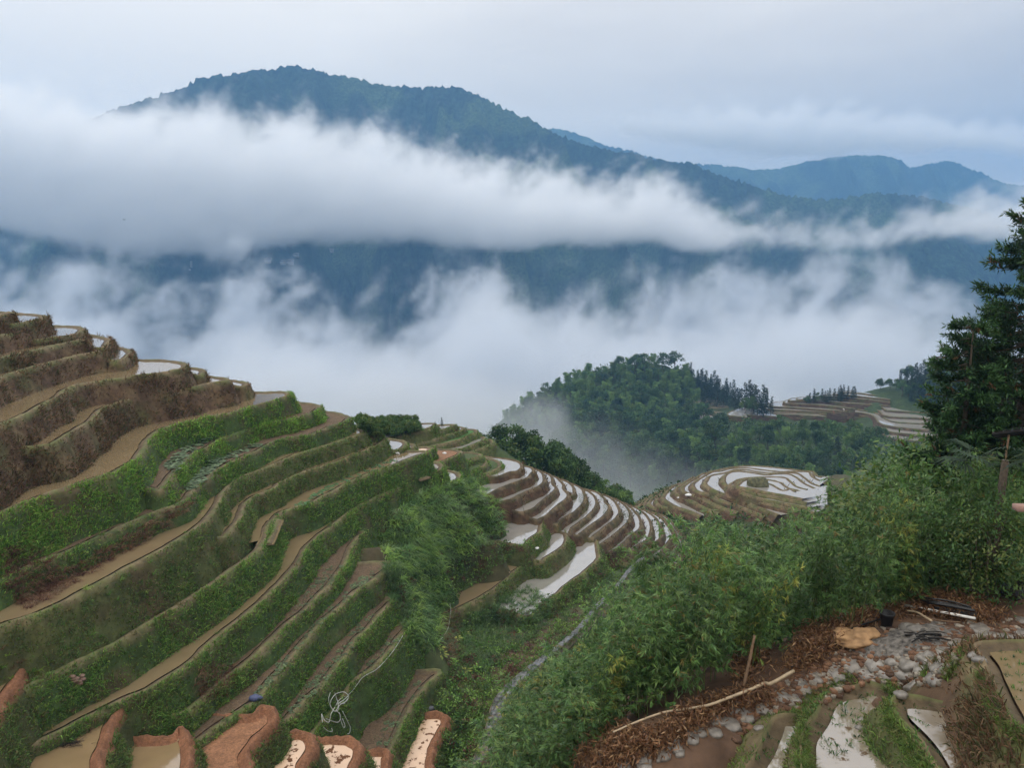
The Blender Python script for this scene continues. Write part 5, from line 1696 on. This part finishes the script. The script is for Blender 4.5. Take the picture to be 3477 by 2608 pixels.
d_ = 16.0
bp_ = at_d(pix("h 150,400"), d_)[0]
o = banana((bp_[0] + .25, d_, bp_[2] - 1.25), [(2.7, .55, .8, .2, .35), (3.3, .1, .85, .2, .3), (2.2, .95, .6, .18, .5), (4.1, .5, .5, .16, .5), (.9, .7, .5, .16, .6)])
tag(o, 'young banana plant with broad pale leaves among the bamboo', 'banana plant')

# fan palm by the shed
def palm(loc, n=10, R=.7):
    root = empty("fan_palm", loc)
    tb = Bag()
    tb.tube(np.array([(0, 0, -1.0), (0, 0, .4), (.02, 0, 1.4)]), [.09, .08, .07], 9)
    tb.build("trunk", M['bark'], root)
    for j in range(n):
        a = j * 2.4
        el = random.uniform(-.35, .95)
        b = Bag()
        d = np.array([math.cos(a) * math.cos(el), math.sin(a) * math.cos(el), math.sin(el)])
        st = np.array([0.02, 0, 1.35])
        k = np.linspace(0, 1, 5)[:, None]
        sp = st + d * .75 * k + np.array([0, 0, -.2]) * k ** 2
        b.tube(sp, .008, 4, (.05, .08, .03))
        hub = sp[-1]
        s = np.array([-math.sin(a), math.cos(a), 0])
        m = 22
        for q in np.linspace(-1.9, 1.9, m):
            ax = d * math.cos(q) + s * math.sin(q)
            L_ = R * (1 - .12 * abs(q)) * random.uniform(.9, 1.05)
            p1 = hub + ax * L_ * .6 + np.array([0, 0, -.02])
            tip = hub + ax * L_ * .95 + np.array([0, 0, -.3 * L_])
            w = np.cross(ax, np.array([0, 0, 1.])); w = w / (np.linalg.norm(w) + 1e-9) * .022
            b.add(np.array([hub, p1 + w, tip, p1 - w]), np.array([(0, 1, 2, 3)]), np.array([.024, .05, .026]) * random.uniform(.8, 1.3))
        b.build("frond", M['leaf'], root)
    return root


p_ = at_d(pix("t 2168,1010"), 15.6)[0]
tag(palm((p_[0], p_[1], p_[2] - 1.25)), 'fan palm with drooping split fronds below the shed eave', 'palm')

# the corner of a tiled shed
sh = at_d(pix("t 2144,934"), 17.2)[0]
root = empty("shed", sh, -.56)
tag(root, 'corner of a shed roof with grey tiles and a wooden post among the trees', 'shed')
rf = Bag()
for i in range(16):                                     # tile rows running up from the eave
    for j in range(7):
        x, y = .12 + i * .16, j * .24
        z = .02 + i * .045 - j * .055
        a_ = np.linspace(0, math.pi, 6)
        V = np.array([(x + .08 * math.cos(q), y + yy, z + .045 * math.sin(q) + zz) for yy, zz in ((0, 0), (.27, -.055)) for q in a_])
        rf.add(V, np.array([(k, k + 1, k + 7, k + 6) for k in range(5)]))
rf.build("roof", plain_mat("wet grey tile", (.22, .22, .25), .35, .3, 9, .2), root)
fb = Bag()
fb.tube(np.array([(.0, .02, -.05), (2.7, .02, .68)]), .05, 4); fb.tube(np.array([(.05, .9, -.28), (2.7, .9, .45)]), .04, 4)
fb.build("eave_board", M['char'], root)
pb = Bag()
pb.tube(np.array([(.32, .12, .05), (.30, .12, -.5), (.33, .14, -.75)]), .022, 7)
pb.build("post", M['wood'], root)
b_ = at_d(pix("t 2206,1097"), 13.5)[0]
wb = Bag()
bx(wb, (.45, 0, 0), (1.0, .18, .10))
tag(wb.build("wooden_board", plain_mat("pinkish board", (.30, .19, .16), .8, .2, 9), loc=b_ + np.array([-.06, 0, 0])), 'blunt end of a pinkish board jutting in beside the bushes', 'board')

# the stone path down the gully
pc = np.array([T("%f,%f" % (u, v), h)[0] for u, v, h in PATH])
pc = resample(catmull(pc, 8), .42)
tg = unit(np.gradient(pc, axis=0) * np.array([1, 1, 0]))
sd_ = np.stack([tg[:, 1], -tg[:, 0], np.zeros(len(tg))], 1)
W_ = .82
WV = np.interp(pc[:, 1], [38, 45, 53], [.95, .8, .42])[:, None]
base = np.stack([pc - sd_ * W_ * .62, pc + sd_ * W_ * .62], 1).reshape(-1, 3)
i = np.arange(len(pc) - 1)
for_ = Bag()
up = np.array([0, 0, .42])
lo_ = np.array([0, 0, -1.2])
ring = np.stack([pc - sd_ * WV * .62 + lo_, pc - sd_ * WV * .58 + up * .9, pc + sd_ * WV * .58 + up * .9, pc + sd_ * WV * .62 + lo_], 1).reshape(-1, 3)
for_.add(ring, np.concatenate([np.stack([i * 4 + k, i * 4 + k + 1, i * 4 + k + 5, i * 4 + k + 4], 1) for k in range(3)]))
tag(for_.build("footpath", plain_mat("path bed", (.16, .135, .10), .9, .4, 5, .4)), kind='structure')
ps = Bag()
for k in range(len(pc) - 1):
    n_s = random.choice((1, 2, 2, 3))
    W_ = WV[k, 0] * random.uniform(.88, 1.08)
    e = np.linspace(-W_ / 2, W_ / 2, n_s + 1) + random.uniform(-.1, .1) * np.array([0] + [1] * (n_s - 1) + [0])
    for q in range(n_s):
        m0, m1 = pc[k] + up, pc[k + 1] + up
        m1 = m0 + (m1 - m0) * .94
        dz_ = np.array([0, 0, random.uniform(-.03, .03)])
        V = np.array([m0 + sd_[k] * (e[q] + .015), m0 + sd_[k] * (e[q + 1] - .015), m1 + sd_[k] * (e[q + 1] - .015), m1 + sd_[k] * (e[q] + .015)]) + dz_
        V[2:, 2] = V[:2, 2].mean()
        V2 = V - np.array([0, 0, .14])
        ps.add(np.concatenate([V, V2]), np.array([(0, 1, 2, 3), (0, 4, 5, 1), (1, 5, 6, 2), (2, 6, 7, 3), (3, 7, 4, 0)]))
eg = []
for k in range(len(pc)):
    for sgn in (-1, 1):
        for _ in range(2):
            eg.append(pc[k] + sd_[k] * sgn * (WV[k, 0] * .5 + random.uniform(-.12, .3)) + up + np.array([0, 0, -.06]) + tg[k] * random.uniform(-.3, .3))
tussocks("path_edge_grass", eg, .34, LUSHC, 20, .02)
tag(ps.build("path_paving", plain_mat("wet path stone", (.125, .13, .135), .35, .6, 1.1, .3, .5)), kind='structure')

# white hose tangled on a crest, and its run along the bed
def hose_loops():
    b = Bag()
    strokes = [[(1330, 620), (1270, 720), (1190, 820), (1120, 890), (1010, 955), (960, 1020), (900, 1090), (830, 1130), (790, 1190)],
               [(900, 1090), (870, 1060), (830, 1060), (780, 1090), (755, 1140), (760, 1180), (790, 1215), (820, 1190), (800, 1100), (790, 1065)],
               [(755, 1060), (740, 1110), (755, 1170), (790, 1210), (830, 1160), (890, 1120), (895, 1090), (860, 1120), (800, 1160)],
               [(790, 1180), (760, 1230), (740, 1300), (700, 1270), (684, 1230), (690, 1300)], [(800, 1200), (835, 1250), (820, 1295), (770, 1290), (720, 1270)],
               [(825, 1220), (840, 1290), (860, 1340), (870, 1330), (850, 1270)], [(850, 1210), (890, 1290), (912, 1340), (905, 1385), (890, 1392)], [(700, 1340), (740, 1370), (768, 1370), (765, 1345)],
               [(815, 1190), (820, 1150), (860, 1150), (890, 1110)]]
    for i_, s in enumerate(strokes):
        base_h = [hit(x, y, 'd') for x, y in s]
        P = np.array([q for q in base_h if q is not None])
        dm = np.median(P[:, 1])
        if i_:
            P = np.array([at_d(pix("d %f,%f" % xy), 0.35 * dm + .65 * q[1])[0] for xy, q in zip(s, base_h) if q is not None])
            P = P * .985
        else:
            P = P + np.array([0, 0, .1])
        b.tube(catmull(P, 6) + rng.normal(size=(len(catmull(P, 6)), 3)) * .004, .02, 6)
    return b.build("hose", M['pipe'], smooth=True)


M['dull'] = plain_mat('dull white hose', (.40, .42, .40), .5, .3, 3)
hl = hose_loops()
hl.data.materials[0] = M['dull']
tag(hl, 'tangled white hose in loops, its tail running up along the crop bed', 'hose')
line_thing("white_hose", on_ground('d', [(1705, 368), (1712, 430), (1700, 520), (1680, 590), (1640, 650), (1590, 695)], .2), .018, M['dull'], 'single white hose hanging down the bank below the brown pond', 'hose')
line_thing("white_hose", at_h(pix("g 240,250 252,262 258,285 268,300"), 27.95), .035, M['cane'], 'short bent pale hose lying in the brown pond', 'hose')
# odds and ends left on the terraces
def sack(loc, s, col, name, label, cat, group=None):
    o = boulder(name, loc, (s, s * .7, s * .5), plain_mat(name + " cloth", col, .6, .15, 9), random.randrange(99), 9, .3)
    return tag(o, label, cat, group)


for c, x, y, s, lab in (('F', 222, 627, .2, 'white sack lying on the green bank under the steep nose'), ('F', 925, 624, .2, 'white sack lying on the corner of the bare brown field'),
                        ('H', 1050, 818, .45, 'large white sack by the paddies on the dome'), ('H', 897, 850, .2, 'small white sack on the brown bank of the dome'), ('G', 535, 1618, .25, 'white bag at the tip of the brown pond')):
    P = hit(x, y, c)
    sack(P + np.array([0, 0, s * .35]), s, (.75, .76, .78), "sack", lab, 'sack')
P = hit(155, 1116, 'd')
sack(P + np.array([0, 0, .06]), .32, (.06, .075, .16), "plastic_sheet", 'crumpled dark blue plastic sheet on the grass', 'plastic sheet')
P = hit(1552, 1200, 'd')
tag(boulder("stone", P + np.array([0, 0, .1]), (.22, .16, .16), plain_mat("dark stone", (.11, .12, .14), .6, .2, 8), 12, 9), 'dark grey stone at the head of the longest red paddy', 'stone')
for i, (x, y) in enumerate([(890, 560), (940, 585), (1000, 550), (1010, 590), (920, 610), (960, 620), (900, 590), (980, 640)]):
    P = hit(x, y, 'p')
    tag(boulder("stone", P + np.array([0, 0, .08]), (.16, .11, .09), plain_mat("brown stone", (.20, .13, .10), .8, .3, 9), 50 + i, 8), 'reddish brown stone in a little pile on the grass', 'stone', 'pile of brown stones')
for i, (x, y, lab) in enumerate([(1050, 1040, 'dark clump of straw floating at the middle of the muddy pond'), (800, 1362, 'longer dark clump of straw floating near the silvery end of the muddy pond')]):
    P = at_h(pix("p %d,%d" % (x, y)), 19.68)[0]
    b = Bag()
    for q in range(150):
        o_ = rng.normal(size=3) * np.array([.28, .12, .02])
        dv = np.array([rng.normal(), rng.normal() * .45, rng.normal() * .08]) * .2
        b.tube(np.array([P + o_ - dv, P + o_ + np.array([0, 0, .03]), P + o_ + dv]), .006, 3, palette(1, [(.06, .045, .04), (.09, .065, .05), (.045, .04, .04)])[0])
    tag(b.build("straw_clump", M['grass']), lab, 'straw clump')
P = hit(1640, 735, 'd')
for j, (x, y) in enumerate([(1625, 710), (1640, 765), (1830, 600), (1835, 890), (1760, 640)]):
    q = hit(x, y, 'd')
    v, f, c = leafy(10, .55, .16, .5, [(.24, .26, .05), (.30, .28, .06), (.16, .22, .05)], 70 + j)
    o = np_mesh("fern", v, f, M['leaf'], c, True, loc=q)
    tag(o, 'yellowing fern beside the dead brown grass of the gully', 'fern', 'yellow ferns in the gully')
# rounded islet in the paddy on the dome
P = at_h(pix("J 645,1290"), 32.5)[0]
isl = boulder("rock", P + np.array([0, .3, .1]), (1.42, 1.2, 1.05), M['rock'], 31, 22, .16)
tag(isl, 'rounded mossy rock standing like an islet in the white paddy', 'rock')
# two people far off among the terraces, bent over their work
def farmer(loc, shirt, s, rz):
    bm_v = [(0, 0, .80), (.0, .1, .98), (.0, .36, 1.12), (0, .50, 1.14), (0, .62, 1.12), (.10, 0, .78), (.12, .02, .42), (.12, -.04, .04), (.13, .10, .02), (-.10, 0, .78), (-.14, .10, .44), (-.14, .02, .04), (-.15, .16, .02),
            (.18, .40, 1.08), (.22, .44, .80), (.14, .56, .56), (-.18, .40, 1.08), (-.22, .46, .80), (-.12, .60, .56)]
    ed = [(0, 1), (1, 2), (2, 3), (3, 4), (0, 5), (5, 6), (6, 7), (7, 8), (0, 9), (9, 10), (10, 11), (11, 12), (2, 13), (13, 14), (14, 15), (2, 16), (16, 17), (17, 18)]
    rad = [.15, .15, .15, .06, .10, .09, .065, .045, .035, .09, .065, .045, .035, .06, .045, .03, .06, .045, .03]
    me = bpy.data.meshes.new("person")
    me.from_pydata(bm_v, ed, [])
    o = bpy.data.objects.new("person", me)
    sc.collection.objects.link(o)
    o.modifiers.new("skin", 'SKIN')
    for v_, r in zip(me.skin_vertices[0].data, rad):
        v_.radius = (r, r)
    me.skin_vertices[0].data[0].use_root = True
    o.modifiers.new("sub", 'SUBSURF').levels = 1
    me.materials.append(plain_mat("clothes", shirt, .8, .2, 5))
    o.location, o.scale, o.rotation_euler = loc, (s, s, s), (0, 0, rz)
    return o


for x, y, colr, lab in ((2866, 1396.5, (.75, .75, .75), 'person in white bending over the paddy edge far off'), (2832, 1405, (.32, .08, .07), 'person in dark red bending beside a far white paddy')):
    P = hit(x, y, 'n')
    tag(farmer(P, colr, 1.0, 1.2), lab, 'person')
# a bird crossing the fog
P = at_d(pix("n 422,746"), 120)[0]
bv = np.array([(-.06, 0, 0), (.0, 0, .05), (.22, 0, .0), (.0, 0, -.05), (.05, -.38, .10), (-.05, -.36, .08), (.05, .38, .10), (-.05, .36, .08), (-.25, 0, .01), (-.12, .03, 0), (-.12, -.03, 0), (.12, 0, .04)])
bfc = np.array([(0, 1, 2), (0, 2, 3), (1, 2, 4), (1, 4, 5), (1, 6, 2), (1, 7, 6), (0, 8, 9), (0, 10, 8), (0, 9, 10), (3, 2, 11), (1, 5, 0), (0, 7, 1)])
tag(np_mesh("bird", bv, bfc, M['char'], loc=P), 'small dark bird gliding in front of the white cloud', 'bird')

# ---------------------------------------------------------------- mountains
def mountain(name, prof, d, y0, zb, seed, x_pad=400, nx=700, ny=150, spur=70.0, canopy=3.0, back=500, wav=60.0, mat=None):
    """a wooded mountain: crest through the given outline at distance d, falling to height zb at distance y0"""
    P = at_d(pix("t " + prof), d)
    xs = np.linspace(P[0, 0] - x_pad, P[-1, 0] + x_pad, nx)
    cr_ = catmull(P, 10)
    zr = np.interp(xs, cr_[:, 0], cr_[:, 2])
    t = np.concatenate([np.linspace(0, 1, ny), 1 + np.linspace(0, 1, 12)[1:]])
    X, Tt = np.meshgrid(xs, t)
    wob_ = wav * fbm(np.c_[xs / 420, np.zeros((nx, 2))], 3, seed)
    yr = d + wob_
    Yv = np.where(Tt <= 1, y0 + (yr[None] - y0) * Tt, yr[None] + (Tt - 1) * back)
    prog = np.where(Tt <= 1, Tt ** 1.15, 1 - (Tt - 1) * .8)
    Z = zb + (zr[None] * (yr[None] / d) - zb) * prog
    q = np.stack([X / 190 + Yv / 900, Yv / 900, np.zeros_like(X)], -1)
    rid = 1 - np.abs(fbm(q, 4, seed + 3)) * 2
    env = np.clip(np.where(Tt <= 1, 4 * Tt * (1 - Tt), 0), 0, 1) ** .7
    Z = Z + spur * (rid - .45) * env
    c3 = np.stack([X / 7, Yv / 9, Z / 9], -1)
    Z = Z + canopy * (vnoise(c3, seed) + .6 * vnoise(c3 * 2.1, seed + 1))
    Y2 = Yv
    n = nx
    i = np.arange(len(t) - 1)[:, None] * n + np.arange(n - 1)[None]
    F = np.stack([i, i + 1, i + n + 1, i + n], -1).reshape(-1, 4)
    V = np.stack([X, Y2, Z], -1).reshape(-1, 3)
    pn = fbm(V / 160, 3, seed + 9)
    fn = vnoise(V / np.array([7, 9, 9]), seed)
    col = np.array([.015, .030, .017]) * (1 + 1.0 * fn)[:, None]
    col = col + (np.array([.060, .095, .034]) - col) * sstep(-.05, .4, pn)[:, None] * .8
    ob = np_mesh(name, V, F, mat, col, smooth=True)
    tag(ob, kind='structure')
    return ob


M['hill'] = earth_mat("wooded mountain", scale=.16, lo=.2, hi=2.1, bump=1.0, dist=8.0, spec=.1)
mountain("mountain", "-150,390 0,335 150,285 300,228 370,205 425,180 450,168 520,160 560,151 600,148 645,143 690,155 760,168 830,184 880,186 920,189 985,187 1030,205 1080,230 1150,262 1200,288 1260,310 1330,325 1430,345 1500,352 1560,378 1640,400 1720,424 1800,430 1850,425 1900,418 1960,420 2020,426 2090,440 2180,470 2300,520",
         1900, 900, -420, 11, mat=M['hill'], nx=1250, ny=260, spur=170, canopy=6.0)
mountain("mountain_spur", "1700,700 1800,600 1860,565 1930,515 2000,498 2060,508 2110,530 2150,560 2180,600 2230,650 2300,740", 1560, 1150, -330, 23, spur=40, nx=400, ny=110, canopy=2.5, x_pad=60, mat=M['hill'])
mountain("far_mountain", "900,330 1080,300 1180,278 1240,284 1300,310 1350,322 1420,340 1480,352 1560,356 1640,366 1700,360 1740,345 1780,338 1850,335 1920,342 1960,360 2010,354 2065,348 2110,366 2160,382 2212,398 2320,420", 3300, 2500, -300, 37, spur=150, nx=500, ny=90, canopy=6, wav=200, back=900, mat=M['hill'])

# ---------------------------------------------------------------- fog, mist and haze
def fog_mat(name, col=(1, 1, 1), dens=1.0, aniso=0.1):
    m = bpy.data.materials.new(name)
    m.use_nodes = True
    nt = m.node_tree
    nt.nodes.clear()
    o = nt.nodes.new("ShaderNodeOutputMaterial")
    v = nt.nodes.new("ShaderNodeVolumePrincipled")
    v.inputs["Color"].default_value = col + (1,)
    v.inputs["Density"].default_value = dens
    v.inputs["Anisotropy"].default_value = aniso
    nt.links.new(v.outputs[0], o.inputs["Volume"])
    return m


FOGM = fog_mat("fog", (.855, .885, .925))  # greyed albedo puts the cloud deck's shade into the fog colour
CLOUDM = fog_mat("cloud", (.99, .996, 1.0))


def fog_volume(name, y0, y1, ym, top, bot, sigma, soft=(40, 30), amp=(60, 30), tilt=(0, 0), nscale=.006, res=(260, 26, 90), thr=(.1, .55), edge=.3, streak=(1, 1, 1), base=.0, seed=0.0, x_pad=150, rough=.58, mat=None, shear=.3, fray=1.7):
    mat = mat or FOGM
    """a bank of fog between distances y0 and y1: its top and underside follow outlines seen at distance ym, frayed by noise"""
    Tp, Bp = at_d(pix("t " + top), ym), at_d(pix("t " + bot), ym)
    x0, x1 = min(Tp[0, 0], Bp[0, 0]) - x_pad, max(Tp[-1, 0], Bp[-1, 0]) + x_pad
    z0, z1 = Bp[:, 2].min() - 60, Tp[:, 2].max() + 120
    ng = bpy.data.node_groups.new(name, "GeometryNodeTree")
    ng.interface.new_socket("Geometry", in_out='OUTPUT', socket_type='NodeSocketGeometry')
    Nn, Lk = ng.nodes, ng.links

    def link(v, s):
        if isinstance(v, (int, float)):
            s.default_value = v
        else:
            Lk.new(v, s)

    def mth(op, *a):
        n = Nn.new("ShaderNodeMath"); n.operation = op
        for k, v in enumerate(a):
            link(v, n.inputs[k])
        return n.outputs[0]

    def mapr(v, a, b, c, d, smooth=True):
        n = Nn.new("ShaderNodeMapRange")
        n.interpolation_type = 'SMOOTHSTEP' if smooth else 'LINEAR'
        for k, q in enumerate((v, a, b, c, d)):
            link(q, n.inputs[k])
        return n.outputs[0]

    def curve(v, P):
        n = Nn.new("ShaderNodeFloatCurve")
        c = n.mapping.curves[0]
        pts = [((p[0] - x0) / (x1 - x0), (p[2] - z0) / (z1 - z0)) for p in P]
        pts = [(0.0, pts[0][1])] + pts + [(1.0, pts[-1][1])]
        while len(c.points) < len(pts):
            c.points.new(.5, .5)
        for k, p in enumerate(pts):
            c.points[k].location = p
        n.mapping.update()
        link(v, n.inputs["Value"])
        return mth('MULTIPLY_ADD', n.outputs[0], z1 - z0, z0)

    pos = Nn.new("GeometryNodeInputPosition")
    sep = Nn.new("ShaderNodeSeparateXYZ")
    Lk.new(pos.outputs[0], sep.inputs[0])
    x, y, z = sep.outputs
    mpn = Nn.new("ShaderNodeVectorMath"); mpn.operation = 'MULTIPLY_ADD'
    shv = Nn.new("ShaderNodeCombineXYZ")
    link(mth('MULTIPLY_ADD', z, -shear, x), shv.inputs[0]); link(y, shv.inputs[1]); link(z, shv.inputs[2])
    Lk.new(shv.outputs[0], mpn.inputs[0])
    mpn.inputs[1].default_value = streak
    mpn.inputs[2].default_value = (seed * 977, seed * 331, seed * 113)
    n1 = Nn.new("ShaderNodeTexNoise"); n1.inputs["Scale"].default_value = nscale; n1.inputs["Detail"].default_value = 6.0; n1.inputs["Roughness"].default_value = rough
    n1.inputs["Distortion"].default_value = 1.0
    n2 = Nn.new("ShaderNodeTexNoise"); n2.inputs["Scale"].default_value = nscale * 2.1; n2.inputs["Detail"].default_value = 6.0; n2.inputs["Roughness"].default_value = .62; n2.inputs["Distortion"].default_value = .6
    for n in (n1, n2):
        Lk.new(mpn.outputs[0], n.inputs["Vector"])
    f1 = mth('SUBTRACT', n1.outputs["Fac"], .5)
    un = mth('DIVIDE', mth('SUBTRACT', x, x0), x1 - x0)
    dy = mth('SUBTRACT', y, ym)
    zt = mth('SUBTRACT', mth('MULTIPLY_ADD', f1, amp[0] * 4, z), mth('MULTIPLY', dy, tilt[0]))
    zb = mth('SUBTRACT', mth('MULTIPLY_ADD', f1, -amp[1] * 4, z), mth('MULTIPLY', dy, tilt[1]))
    tz, bz = curve(un, Tp), curve(un, Bp)
    f2 = mth('SUBTRACT', n2.outputs["Fac"], .5)
    dt = mapr(mth('MULTIPLY_ADD', f2, fray, mapr(mth('SUBTRACT', tz, zt), -.35 * soft[0], float(soft[0]), 0.0, 1.0, False)), .28, 1.0, 0.0, 1.0)
    db = mapr(mth('SUBTRACT', zb, bz), 0.0, float(soft[1]), 0.0, 1.0)
    ey = (y1 - y0) * edge
    de = mth('MULTIPLY', mapr(y, y0, y0 + ey, 0.0, 1.0), mapr(y, y1 - ey, y1, 1.0, 0.0))
    ex = (x1 - x0) * .06
    dx = mth('MULTIPLY', mapr(x, x0, x0 + ex, 0.0, 1.0), mapr(x, x1 - ex, x1, 1.0, 0.0))
    tex = mth('ADD', mapr(n2.outputs["Fac"], thr[0], thr[1], 0.0, 1.0), base)
    dens = mth('MULTIPLY', mth('MULTIPLY', mth('MULTIPLY', dt, db), mth('MULTIPLY', de, dx)), mth('MULTIPLY', tex, sigma))
    vc = Nn.new("GeometryNodeVolumeCube")
    zlo, zhi = z0 - 30 + min(0, tilt[0] * (y0 - ym), tilt[0] * (y1 - ym)), z1 + max(0, tilt[0] * (y0 - ym), tilt[0] * (y1 - ym)) + amp[0]
    vc.inputs["Min"].default_value = (x0, y0, zlo)
    vc.inputs["Max"].default_value = (x1, y1, zhi)
    for k, r in zip("XYZ", res):
        vc.inputs["Resolution " + k].default_value = r
    Lk.new(dens, vc.inputs["Density"])
    sm = Nn.new("GeometryNodeSetMaterial")
    sm.inputs["Material"].default_value = mat
    go = Nn.new("NodeGroupOutput")
    Lk.new(vc.outputs[0], sm.inputs[0]); Lk.new(sm.outputs[0], go.inputs[0])
    me = bpy.data.meshes.new(name)
    me.materials.append(mat)
    ob = bpy.data.objects.new(name, me)
    sc.collection.objects.link(ob)
    ob.modifiers.new("fog", "NODES").node_group = ng
    tag(ob, kind='stuff')
    return ob


fog_volume("cloud", 1210, 1450, 1330,
           "-150,130 0,150 100,170 200,195 300,205 400,205 440,200 470,200 520,245 600,236 650,222 700,260 800,258 900,288 960,316 1040,326 1100,352 1200,350 1300,368 1400,362 1450,382 1500,412 1560,452 1620,478 1700,466 1830,474 1900,478 1960,470 2000,446 2060,426 2120,414 2200,405 2350,395",
           "-150,480 0,500 80,512 160,528 250,545 330,560 420,552 500,560 560,545 620,534 700,530 800,528 900,527 1000,540 1100,542 1180,540 1250,531 1350,527 1420,531 1500,545 1600,541 1700,541 1800,546 1900,540 2000,522 2060,512 2150,522 2350,545",
           .032, soft=(105, 30), amp=(34, 20), tilt=(.17, .0), nscale=.011, res=(460, 20, 130), base=.2, rough=.7, mat=CLOUDM)
fog_volume("valley_fog", 640, 1000, 820,
           "-150,620 0,630 60,660 120,640 180,670 215,745 250,800 330,830 400,810 420,750 450,700 520,720 560,672 600,672 650,702 720,722 800,715 900,725 960,672 1000,622 1060,600 1120,632 1180,672 1240,640 1300,675 1380,675 1450,685 1520,672 1600,650 1680,650 1760,630 1850,632 1920,655 1990,700 2040,745 2100,780 2250,820",
           "-150,1100 2250,1100", .020, soft=(80, 10), amp=(26, 4), tilt=(-.06, .0), nscale=.014, res=(420, 26, 110), base=.12, seed=3, rough=.7)
fog_volume("wisp", 1010, 1140, 1080,
           "-150,520 0,530 100,560 200,540 300,560 420,560 500,545 560,560 640,580 760,640 860,640 950,560 1050,540 1150,600 1250,590 1350,600 1450,590 1550,580 1700,560 1850,560 2000,580 2150,640 2300,680",
           "-150,900 2300,900", .04, soft=(90, 20), amp=(60, 4), tilt=(.0, .0), nscale=.0075, res=(400, 14, 110), thr=(.42, .62), rough=.65, base=-.0, streak=(1, 1, 1.0), seed=5)
fog_volume("mist", 455, 560, 505, "900,770 1000,800 1080,812 1150,830 1200,850 1250,875 1300,900 1400,920 1480,905 1560,850 1620,830 1700,830 1800,840 1950,860", "900,1100 1950,1100", .02, soft=(25, 10), amp=(10, 3), nscale=.02, res=(160, 16, 60), base=.2, seed=7)
fog_volume("cloud", 2330, 2460, 2400, "1250,262 1350,240 1500,225 1700,215 1900,222 2050,250 2212,262 2350,262", "1250,275 1350,296 1500,322 1600,340 1700,352 1780,350 1850,332 1900,330 1960,340 2010,332 2065,326 2212,345 2350,350", .02, soft=(80, 40), amp=(30, 22), nscale=.007, res=(220, 8, 60), base=.1, mat=CLOUDM, seed=13)
fog_volume("flank_mist", 330, 400, 365, "950,840 1050,850 1120,845 1180,850 1220,880 1260,930 1330,985 1420,1010 1480,1020 1560,1030", "950,1150 1560,1150", .014, soft=(16, 8), amp=(11, 3), nscale=.022, res=(150, 16, 60), thr=(.3, .6), seed=9)
fog_volume("hollow_mist", 150, 260, 200, "1080,880 1150,900 1220,915 1290,930 1360,965 1430,1000 1500,1020 1560,1040", "1080,1250 1560,1250", .008, soft=(14, 8), amp=(6, 3), nscale=.03, res=(110, 24, 50), thr=(.3, .6), seed=11)

# clear air between here and the mountains: one even, closed box of haze
HM = fog_mat("haze air", (.27, .58, 1.0), 2.5e-4, 0.0)
hb = Bag()
x0, x1, y0, y1, z0, z1 = -3600., 3600., -60., 4200., -460., 505.
hb.add([(x0, y0, z0), (x1, y0, z0), (x1, y1, z0), (x0, y1, z0), (x0, y0, z1), (x1, y0, z1), (x1, y1, z1), (x0, y1, z1)],
       np.array([(0, 3, 2, 1), (4, 5, 6, 7), (0, 1, 5, 4), (1, 2, 6, 5), (2, 3, 7, 6), (3, 0, 4, 7)]))
tag(hb.build("haze", HM), kind='stuff')

# far houses and the white signs on the mountainside, seen through gaps in the cloud
HB = []
dg_ = bpy.context.evaluated_depsgraph_get()
for ob in sc.objects:
    if ob.type == 'MESH' and ob.name.split('.')[0] in ('mountain', 'mountain_spur'):
        HB.append(BVHTree.FromObject(ob, dg_))


def hit_hill(x, y):
    d = Vector(rays(np.array([[x, y]]))[0]).normalized()
    r = [b.ray_cast(Vector((0, 0, 0)), d, 5000) for b in HB]
    r = [q for q in r if q[0] is not None]
    return np.array(min(r, key=lambda q: q[3])[0]) if r else None


WALLM, ROOFM = plain_mat("pale house wall", (.36, .35, .34), .9, .15, .4), plain_mat("grey house roof", (.20, .20, .22), .7, .2, .4)
for x, y, s, lab in ((912, 894, 1.3, 'small white house alone in a gap of the cloud'), (960, 898, 1.2, 'grey roofed house at the left end of the hamlet on the mountain'), (985, 899, 1.4, 'grey roofed house at the right end of the hamlet on the mountain'), (1005, 873, 1.1, 'house with a pale ridge above the hamlet on the mountain'), (1124, 858, 1.2, 'far house close under the edge of the cloud')):
    P = hit_hill(x, y)
    if P is None:
        continue
    root = empty("house", P, random.uniform(-.4, .4))
    tag(root, lab, 'house')
    w = Bag(); bx(w, (0, 0, 2.0 * s), (9 * s, 7 * s, 5 * s)); w.build("wall", WALLM, root)
    r = Bag()
    V = np.array([(-5.2, -4.2, 4.4), (5.2, -4.2, 4.4), (5.2, 4.2, 4.4), (-5.2, 4.2, 4.4), (-5.2, 0, 7.2), (5.2, 0, 7.2)]) * s
    r.add(V, [np.array([(0, 1, 5, 4), (2, 3, 4, 5), (0, 3, 2, 1)]), np.array([(1, 2, 5), (3, 0, 4)])])
    r.build("roof", ROOFM, root)
for i, (x, y) in enumerate([(652, 894), (652, 901.5), (652, 909.5), (647, 920)]):
    P = hit_hill(x, y)
    if P is None:
        continue
    b = Bag()
    bx(b, (0, 0, 1.6), (4.2, .3, .7)); bx(b, (0, 0, 3.4), (4.2, .3, .6)); bx(b, (-1.5, 0, 2.5), (.7, .3, 3.4)); bx(b, (1.3, 0, 2.2), (.7, .3, 2.8)); bx(b, (0, 0, 2.6), (.6, .3, 4.2))
    lab = ['topmost', 'second', 'third', 'lowest'][i] + ' white character of the big sign on the mountainside'
    tag(b.build("hillside_sign", plain_mat("white sign", (.55, .55, .55), .7, .05, 1), loc=P + np.array([0, -3, 0])), lab, 'sign')
